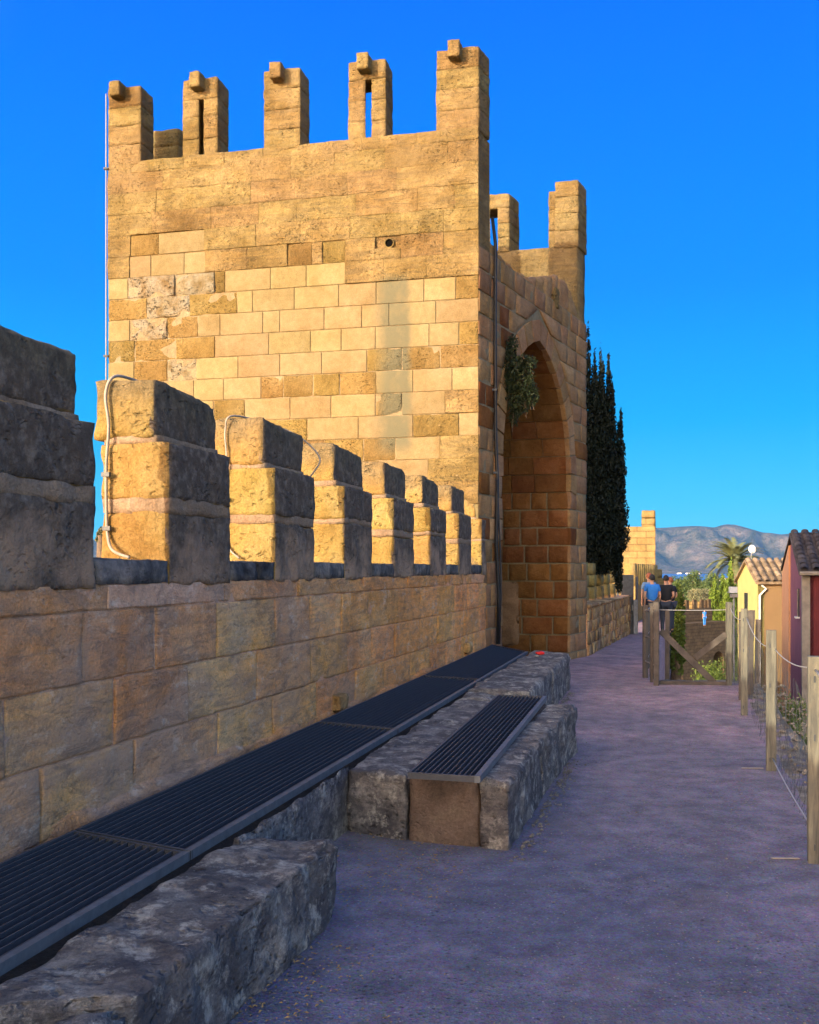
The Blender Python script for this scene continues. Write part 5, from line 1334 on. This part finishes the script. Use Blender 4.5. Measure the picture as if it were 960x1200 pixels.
# ------------------------------------------------------------------ houses
def local_house(name, loc, rz, label, cat='house'):
    return root(name, loc, label, cat, None, None, rz)
def tiles(parent, origin, along, down, w, l, mat, pitch=0.24, tl=0.42, stuff=False):
    """rows of curved roof tiles: origin at the top-left, along = ridge direction, down = slope direction"""
    along = along.normalized(); down = down.normalized(); up = along.cross(down); up = up if up.z > 0 else -up
    nA = max(1, int(w/pitch)); nD = max(1, int(l/tl)); pw, tlh = w/nA, l/nD
    def arc(convex, r, ll):
        b = MB(); n = 5
        for e in (0, 1):
            for i in range(n+1):
                t = math.pi*i/n; b.v.append((-math.cos(t)*r*(1-.08*e*0), e*ll, (math.sin(t)*r*.7 if convex else -math.sin(t)*r*.5)+.02*(1-e)*0+ (0.03*e if convex else .0)))
        b.f = [(i, i+1, n+2+i, n+1+i) for i in range(n)]
        me = b.me(True); me.materials.append(mat); return me
    src = arc(True, pw*.36, tlh*1.12); srcl = arc(False, pw*.34, tlh*1.1)
    base = None; cnt = 0
    rest = MB()
    for i in range(nA):
        for j in range(nD):
            o_ = origin + along*(pw*(i+.5)) + down*(tlh*j) + up*(.03)
            m = Matrix(((along.x, down.x, up.x, o_.x), (along.y, down.y, up.y, o_.y), (along.z, down.z, up.z, o_.z), (0, 0, 0, 1)))
            if cnt < 300:
                o = obj('tile', src, None, parent); o.matrix_local = m @ Matrix.Rotation(R.uniform(-.03, .03), 4, 'Z')
            else:
                k0 = len(rest.v); rest.v += [tuple(m @ v.co) for v in src.vertices]; rest.f += [tuple(k0+q for q in p.vertices) for p in src.polygons]
            cnt += 1
    return cnt
def build_salmon_house():
    # gable plane runs parallel to the walkway; nearest corner at px 941
    c = Vector((11.52, 30.0, 0)); rz = -math.atan(.30); rt = local_house('salmon_house', (c.x, c.y, -5), rz, 'salmon house, gable shadow painted plum, with a dark tiled roof at the right edge')
    Z = lambda z: z+5     # local heights
    gl = 8.9; W_ = 11.0
    ze = 1.55; zr = 2.74; yr = 4.0
    # salmon gable wall; the tower's shadow on its near part is painted plum
    def wallpoly(pts, x0, x1, nm, mat):
        b = MB(); n = len(pts); b.v = [(x0, y, z) for y, z in pts] + [(x1, y, z) for y, z in pts]
        b.f = [tuple(range(n))[::-1], tuple(range(n, 2*n))] + [(i, (i+1) % n, n+(i+1) % n, n+i) for i in range(n)]
        bmx = b.me(); return obj(nm, bmx, mat, rt)
    wallpoly([(0, 0), (5.2, 0), (5.2, Z(zr-.36)), (yr, Z(zr)), (0, Z(ze))], 0, .3, 'gable_wall', M['salmon_shade'])
    wallpoly([(5.2, 0), (gl, 0), (gl, Z(ze-.15)), (5.2, Z(zr-.36))], -.06, .3, 'gable_wall', M['salmon'])
    # front wall
    b = MB().box((W_/2, .15, Z(ze)/2-.02), (W_, .3, Z(ze))); o = obj('front_wall', b.me(), M['redwall'], rt)
    b = MB().box((.09, .13, Z(ze)/2-.03), (.22, .34, Z(ze))); obj('corner_quoins', b.me(), M['quoin'], rt)
    obj('rear_wall', MB().box((W_/2, gl-.15, Z(1.2)/2), (W_, .3, Z(1.2))).me(), M['salmon'], rt)
    # narrow window in the shadow-coloured gable part with sill
    w = obj('window', MB().box((-.012, 1.35, Z(.55)), (.06, .42, .85)).me(), M['glass'], rt)
    obj('sill', MB().box((-.06, 1.35, Z(.10)), (.12, .5, .05)).me(), M['white'], w); obj('frame', MB().box((-.05, 1.35, Z(.55)), (.02, .04, .85)).me(), M['quoin'], w)
    # window with a blind low on the red front, and a lamp glow is not built
    w = obj('window', MB().box((1.6, -.01, Z(.2)), (1.0, .06, .6)).me(), M['glass'], rt); obj('sill', MB().box((1.6, -.06, Z(-.12)), (1.1, .12, .06)).me(), M['white'], w)
    # roof slabs and tiles
    sl = (Vector((0, 0, Z(ze)))-Vector((0, yr, Z(zr))))
    rf = obj('roof', MB().hexa([(-.12, -.25, Z(ze)-.16), (W_, -.25, Z(ze)-.16), (W_, yr, Z(zr)-.06), (-.12, yr, Z(zr)-.06), (-.12, -.25, Z(ze)-.04), (W_, -.25, Z(ze)-.04), (W_, yr, Z(zr)+.04), (-.12, yr, Z(zr)+.04)]).me(), M['tiledark'], rt)
    obj('roof', MB().hexa([(-.10, yr+.01, Z(zr)-.07), (W_, yr+.01, Z(zr)-.07), (W_, gl+.2, Z(1.5)-.0), (-.10, gl+.2, Z(1.5)), (-.10, yr+.01, Z(zr)+.03), (W_, yr+.01, Z(zr)+.03), (W_, gl+.2, Z(1.5)+.1), (-.10, gl+.2, Z(1.5)+.1)]).me(), M['tiledark'], rt)
    tiles(rf, Vector((-.12, yr, Z(zr)+.05)), Vector((1, 0, 0)), Vector((0, -.25-yr, (Z(ze)-.04)-(Z(zr)+.04))), 5.5, 4.4, M['tiledark'], .32, .46)
    g = obj('gutter', MB().tube([(-.1, -.32, Z(ze)-.1), (W_, -.32, Z(ze)-.1)], .06, 6).me(), M['quoin'], rt)
build_salmon_house()
def build_yellow_house():
    # corner nearest the viewer at px 888, depth 40
    d = 40.0; c = Vector(((888-480)/1200*d, d, 0)); base = -6.0; rt = root('yellow_house', (c.x, c.y, base), 'yellow house with a dark tan wall, tan tiled roof and white downpipe', 'house')
    L_ = Vector((-.42, .908, 0)).normalized()          # along the lit gable wall (away, left)
    F_ = Vector((.72, .69, 0)).normalized()            # along the tan wall (away, right)
    Z = lambda z: z-base
    ze = 1.10; zr = 1.86; wl = 2.2; wf = 6.0
    def P(a_, b_, z): v = L_*a_+F_*b_; return (v.x, v.y, Z(z))
    L_ = Vector((.09, .996, 0)).normalized(); F_ = Vector((.996, -.09, 0)).normalized(); wl = 3.4
    b = MB(); b.v = [P(0, 0, base), P(wl, 0, base), P(wl, 0, ze-.0), P(wl/2, 0, zr), P(0, 0, ze), P(0, .25, base), P(wl, .25, base), P(wl, .25, ze), P(wl/2, .25, zr), P(0, .25, ze)]
    b.f = [(0,1,2,3,4), (9,8,7,6,5), (0,5,6,1), (1,6,7,2), (2,7,8,3), (3,8,9,4), (4,9,5,0)]; obj('gable_wall', b.me(), M['yellow'], rt)
    b = MB().hexa([P(.0, .004, base), P(.0, wf, base), P(.25, wf, base), P(.25, .004, base), P(.0, .004, ze), P(.0, wf, ze), P(.25, wf, ze), P(.25, .004, ze)]); o = obj('side_wall', b.me(), M['tan'], rt)
    b = MB().hexa([P(wl-.25, 0.1, base), P(wl-.25, wf, base), P(wl, wf, base), P(wl, 0.1, base), P(wl-.25, 0.1, ze), P(wl-.25, wf, ze), P(wl, wf, ze), P(wl, 0.1, ze)]); obj('side_wall', b.me(), M['yellow'], rt)
    e0 = -.22; k = (zr-ze)/(wl/2)
    rf = obj('roof', MB().hexa([P(e0, -.12, ze-.02+e0*k), P(e0, wf+.1, ze-.02+e0*k), P(wl/2, wf+.1, zr+.0), P(wl/2, -.12, zr+.0), P(e0, -.12, ze+.07+e0*k), P(e0, wf+.1, ze+.07+e0*k), P(wl/2, wf+.1, zr+.09), P(wl/2, -.12, zr+.09)]).me(), M['tiletan'], rt)
    obj('roof', MB().hexa([P(wl/2, -.12, zr), P(wl/2, wf+.1, zr), P(wl+.2, wf+.1, ze-.1), P(wl+.2, -.12, ze-.1), P(wl/2, -.12, zr+.085), P(wl/2, wf+.1, zr+.085), P(wl+.2, wf+.1, ze), P(wl+.2, -.12, ze)]).me(), M['tiletan'], rt)
    o0 = Vector(P(wl/2, -.12, zr+.09)); dn = Vector(P(e0, -.12, ze+.07+e0*k))-o0
    tiles(rf, o0, F_, dn, wf+.2, dn.length, M['tiletan'], .27, .40)
    pipe = [P(-.10, .12, ze-.15), P(-.10, .30, ze-.3), P(-.10, -.0+.06, ze-.55), P(-.08, .05, -4)]
    obj('downpipe', MB().tube(pipe, .045, 6).me(), M['white'], rt)
    w = obj('window', MB().hexa([P(1.6, -.03, -.4), P(1.6, .1, -.4), P(2.1, .1, -.4), P(2.1, -.03, -.4), P(1.6, -.03, .6), P(1.6, .1, .6), P(2.1, .1, .6), P(2.1, -.03, .6)]).me(), M['glass'], rt)
    # wall lines / cables on the tan wall
    for z0, z1, s0, s1 in ((-.25, -.45, 2.6, 4.4), (-1.55, -1.5, 3.0, 4.6)):
        obj('wall_cable', MB().tube([P(-.03, s0, z0), P(-.03, s1, z1)], .02, 5).me(), M['white'], rt)
    # satellite dish on the ridge
    q = Vector(P(wl/2, .15, zr)) + Vector((c.x, c.y, base)); dr = root('satellite_dish', q, 'round white satellite dish mounted on the yellow house roof ridge', 'satellite dish')
    obj('mast', MB().tube([(0, 0, 0), (0, -.05, .35)], .025, 6).me(), M['greypost'], dr)
    b = MB(); n = 20; cc = Vector((0, -.14, .52)); nn = Vector((-.12, -.95, .28)).normalized(); ax = nn.cross(Vector((0, 0, 1))).normalized(); ay = ax.cross(nn)
    b.v.append(tuple(cc - nn*.028))
    for rr, dp in ((.10, -.02), (.18, 0), (.18, -.012), (.10, -.034)):
        for i in range(n): t = 2*math.pi*i/n; b.v.append(tuple(cc + (ax*math.cos(t)*.82+ay*math.sin(t))*rr + nn*dp))
    b.v.append(tuple(cc - nn*.042)); L0 = len(b.v)-1
    for i in range(n):
        j = (i+1) % n; b.f.append((0, 1+i, 1+j)); b.f.append((L0, 1+3*n+j, 1+3*n+i))
        for s in range(3): b.f.append((1+s*n+i, 1+(s+1)*n+i, 1+(s+1)*n+j, 1+s*n+j))
    obj('reflector', b.me(True), M['white'], dr); obj('feed_arm', MB().tube([cc-ay*.17, cc+nn*.17], .012, 5).me(), M['greypost'], dr)
    obj('receiver', MB().tube([cc+nn*.15, cc+nn*.19], .03, 6).me(), M['greypost'], dr)
build_yellow_house()
def build_floodlight():
    d = 30; x = (860-480)/1200*d; p = Vector((x, d, -3)); rt = root('floodlight_pole', p, 'pale floodlight box on a thin pole behind the gate post', 'floodlight')
    zt = 1.6-(696-666)/1200*d; obj('pole', MB().tube([(0, 0, 0), (0, 0, zt+3)], .03, 6).me(), M['greypost'], rt)
    obj('lamp_housing', MB().box((-.02, 0, zt+3+.12), (.22, .12, .18)).me(), M['white'], rt); obj('lamp_housing', MB().box((-.0, -.03, zt+3-.05), (.20, .14, .10)).me(), M['conduit'], rt)
    obj('bracket', MB().box((-.1, 0, zt+3+.05), (.18, .03, .03)).me(), M['greypost'], rt)
build_floodlight()
# other town buildings low between the gate and the houses
def block_house(x, y, z0, w, dp, h, mat, label, rz=0.0, roof='tiletan', nm='house'):
    rt = root(nm, (x, y, z0), label, 'house', None, None, rz)
    obj('walls', MB().box((0, 0, h/2), (w, dp, h)).me(), M[mat], rt)
    rf = obj('roof', MB().hexa([(-w/2-.2, -dp/2-.2, h), (w/2+.2, -dp/2-.2, h), (w/2+.2, dp/2+.2, h), (-w/2-.2, dp/2+.2, h), (-w/2-.2, -.05, h+dp*.18), (w/2+.2, -.05, h+dp*.18), (w/2+.2, .05, h+dp*.18), (-w/2-.2, .05, h+dp*.18)]).me(), M[roof], rt)
    for s in (-.25, .25):
        wd = obj('window', MB().box((s*w, -dp/2-.01, h*.6), (w*.14, .06, h*.2)).me(), M['glass'], rt); obj('sill', MB().box((s*w, -dp/2-.06, h*.49), (w*.17, .14, .08)).me(), M['white'], wd)
    return rt
for i, (px, w, m) in enumerate([(846, 34, 'shore'), (853, 22, 'shore'), (861, 40, 'shore'), (868, 18, 'shore'), (872, 26, 'shore')]):
    d = 3150; x = (px-480)/1200*d
    block_house(x, d, terrain_z(x, d)-.5, w, 14, 7+2*(i % 2), m, ['long white house farthest left on the far shore', 'small white shore house second from the left', 'widest white house in the middle of the far shore', 'smallest white shore house', 'white shore house farthest right by the yellow gable'][i], 0)
for i, px in enumerate((796, 806, 818)):
    d = 7280; x = (px-480)/1200*d
    block_house(x, d, -39, 26, 14, 8, 'shore', ['tiny white building at the mountain foot, leftmost of three', 'tiny white building at the mountain foot, middle of three', 'tiny white building at the mountain foot, rightmost of three'][i], 0)

# ------------------------------------------------------------------ people
def skin_mesh(joints, bones, name, mat, parent, sub=2):
    """joints: name -> (x,y,z,r)"""
    keys = list(joints); idx = {k: i for i, k in enumerate(keys)}
    me = bpy.data.meshes.new('mesh'); me.from_pydata([joints[k][:3] for k in keys], [(idx[a_], idx[b_]) for a_, b_ in bones], []); me.update()
    o = obj(name, me, mat, parent)
    md = o.modifiers.new('skin', 'SKIN'); sv = me.skin_vertices[0].data
    for k in keys:
        r = joints[k][3]; r = r if isinstance(r, tuple) else (r, r); sv[idx[k]].radius = r; sv[idx[k]].use_root = False
    sv[0].use_root = True
    md.use_smooth_shade = True; s2 = o.modifiers.new('sub', 'SUBSURF'); s2.levels = sub; s2.render_levels = sub
    return o
M['skinm'] = m_plain('skin', (0.45,0.24,0.15), 0.6, 30, 0.1, 0.0)
M['hairm'] = m_plain('dark_hair', (0.02,0.016,0.013), 0.7, 60, 0.3, 0.002)
M['hairr'] = m_plain('auburn_hair', (0.22,0.07,0.03), 0.7, 60, 0.3, 0.002)
M['blueshirt'] = m_plain('blue_cotton', (0.03,0.17,0.50), 0.85, 12, 0.12, 0.004)
M['blackshirt'] = m_plain('black_cotton', (0.012,0.012,0.014), 0.85, 12, 0.2, 0.004)
M['trouser'] = m_plain('dark_trousers', (0.03,0.035,0.05), 0.85, 12, 0.2, 0.004)
M['tantrouser'] = m_plain('khaki_trousers', (0.30,0.22,0.14), 0.85, 12, 0.2, 0.004)
M['greyshirt'] = m_plain('grey_blue_cotton', (0.16,0.24,0.36), 0.85, 12, 0.2, 0.004)
M['shoe'] = m_plain('dark_shoe', (0.02,0.018,0.016), 0.6, 12, 0.2, 0.001)
def person(loc, rz, label, shirt, trous, hair, h=1.75, stride=.12, arms=0.0):
    rt = root('person', loc, label, 'person', None, None, rz); S = h/1.75
    J = {'pelvis': (0, 0, .95, (.13, .10)), 'waist': (0, 0, 1.10, (.125, .09)), 'chest': (0, .01, 1.30, (.155, .105)), 'neckb': (0, .01, 1.46, (.07, .065)), 'neck': (0, .02, 1.52, .052),
         'jaw': (0, .03, 1.58, (.062, .075)), 'head': (0, .03, 1.655, (.074, .088)), 'crown': (0, .025, 1.72, (.05, .06))}
    Bn = [('pelvis', 'waist'), ('waist', 'chest'), ('chest', 'neckb'), ('neckb', 'neck'), ('neck', 'jaw'), ('jaw', 'head'), ('head', 'crown')]
    T = {}; TB = []
    for s, nm in ((-1, 'l'), (1, 'r')):
        st = stride*s
        J.update({nm+'sh': (s*.17, 0, 1.42, .055), nm+'el': (s*.225, -.02-arms*.05, 1.15, .038), nm+'wr': (s*(.20-.10*arms), .06+.14*arms, .93+.12*arms, .026), nm+'pa': (s*(.195-.12*arms), .09+.16*arms, .85+.14*arms, (.018, .036)),
                  nm+'hip': (s*.09, 0, .90, .085), nm+'kn': (s*.10, st*.6+.03, .50, .055), nm+'an': (s*.10, st-.01, .10, .038), nm+'to': (s*.11, st+.14, .045, (.04, .03))})
        Bn += [('chest', nm+'sh'), (nm+'sh', nm+'el'), (nm+'el', nm+'wr'), (nm+'wr', nm+'pa'), ('pelvis', nm+'hip'), (nm+'hip', nm+'kn'), (nm+'kn', nm+'an'), (nm+'an', nm+'to')]
        px_, py_, pz_ = J[nm+'pa'][:3]
        for f in range(4):
            fx = px_ + (f-1.5)*.004; fy = py_ + (f-1.5)*.019; ln = (.07, .08, .075, .06)[f]
            J[nm+'f%d' % f] = (fx, fy+.004, pz_-.045, .008); J[nm+'g%d' % f] = (fx-s*.012, fy+.01, pz_-.045-ln*.55, .007)
            Bn += [(nm+'pa', nm+'f%d' % f), (nm+'f%d' % f, nm+'g%d' % f)]
        J[nm+'th'] = (px_-s*.01, py_+.05, pz_-.005, .009); J[nm+'t2'] = (px_-s*.02, py_+.065, pz_-.04, .008); Bn += [(nm+'pa', nm+'th'), (nm+'th', nm+'t2')]
    J['nose'] = (0, .135, 1.625, .012); Bn.append(('head', 'nose'))
    for s in (-1, 1): J['ear%d' % s] = (s*.082, .02, 1.635, (.010, .02)); Bn.append(('head', 'ear%d' % s))
    SCL = lambda D: {k: (v[0]*S, v[1]*S, v[2]*S, tuple(q*S for q in v[3]) if isinstance(v[3], tuple) else v[3]*S) for k, v in D.items()}
    skin_mesh(SCL(J), Bn, 'body', M['skinm'], rt, 1)
    g = lambda k, e: (*J[k][:3], tuple(q+e for q in J[k][3]) if isinstance(J[k][3], tuple) else J[k][3]+e)
    SJ = {'pelvis': g('pelvis', .03), 'waist': g('waist', .035), 'chest': g('chest', .025), 'neckb': (0, .01, 1.47, (.075, .07))}; SB = [('pelvis', 'waist'), ('waist', 'chest'), ('chest', 'neckb')]
    for nm in 'lr':
        SJ[nm+'sh'] = g(nm+'sh', .018); e_ = J[nm+'el']; s_ = J[nm+'sh']; SJ[nm+'m'] = (s_[0]*.35+e_[0]*.65, s_[1]*.35+e_[1]*.65, s_[2]*.35+e_[2]*.65, .056); SB += [('chest', nm+'sh'), (nm+'sh', nm+'m')]
    skin_mesh(SCL(SJ), SB, 'shirt', M[shirt], rt, 1)
    TJ = {'pelvis': (0, 0, .93, (.145, .115))}; TB = []
    for nm in 'lr':
        for k, e in (('hip', .018), ('kn', .022), ('an', .022)): TJ[nm+k] = g(nm+k, e)
        TB += [('pelvis', nm+'hip'), (nm+'hip', nm+'kn'), (nm+'kn', nm+'an')]
    skin_mesh(SCL(TJ), TB, 'trousers', M[trous], rt, 1)
    for nm in 'lr':
        skin_mesh(SCL({'a': (J[nm+'an'][0], J[nm+'an'][1]-.03, .05, (.045, .045)), 'b': (J[nm+'to'][0], J[nm+'to'][1]+.02, .035, (.05, .035))}), [('a', 'b')], 'shoe', M['shoe'], rt, 1)
    # hair cap and eyes
    b = MB(); n = 12
    for i in range(6):
        t = math.pi*.62*i/5
        for k in range(n):
            a_ = 2*math.pi*k/n; back = .5-.5*math.sin(a_)
            tt = t*(0.72+.40*back); b.v.append((.088*S*math.sin(tt)*math.cos(a_), (.02+.105*math.sin(tt)*math.sin(a_))*S, (1.65+.112*math.cos(tt))*S))
    for i in range(5):
        for k in range(n): b.f.append((i*n+k, i*n+(k+1) % n, (i+1)*n+(k+1) % n, (i+1)*n+k))
    obj('hair', b.me(True), M[hair], rt)
    for s in (-1, 1): obj('eye', MB().tube([(s*.03*S, .112*S, 1.66*S), (s*.03*S, .122*S, 1.66*S)], .009*S, 6).me(), M['glass'], rt)
    obj('mouth', MB().box((0, .108*S, 1.585*S), (.045*S, .02*S, .008*S)).me(), M['hairr'], rt)
X = lambda px, d: (px-480)/1200*d
person((X(764.5, 29), 29, gz(29)), .05, 'person in a bright blue T-shirt walking away along the path, seen from behind', 'blueshirt', 'trouser', 'hairm', 1.72)
person((X(761, 31), 31, gz(31)), .15, 'person with auburn hair walking just in front of the blue-shirted one', 'greyshirt', 'trouser', 'hairr', 1.80)
person((X(780.5, 29.2), 29.2, gz(29)), -.3, 'person in a black top leaning by the fence right of the blue T-shirt', 'blackshirt', 'trouser', 'hairm', 1.70, .02, .8)
person((X(786, 30.5), 30.5, gz(30)), .6, 'person with light skin half hidden behind the one in black', 'blackshirt', 'trouser', 'hairr', 1.66, .02, .5)
person((X(827.5, 106), 106.5, -4.42), .4, 'tiny distant person in a blue shirt standing on the gate tower', 'blueshirt', 'blueshirt', 'hairm', 1.78, .03)
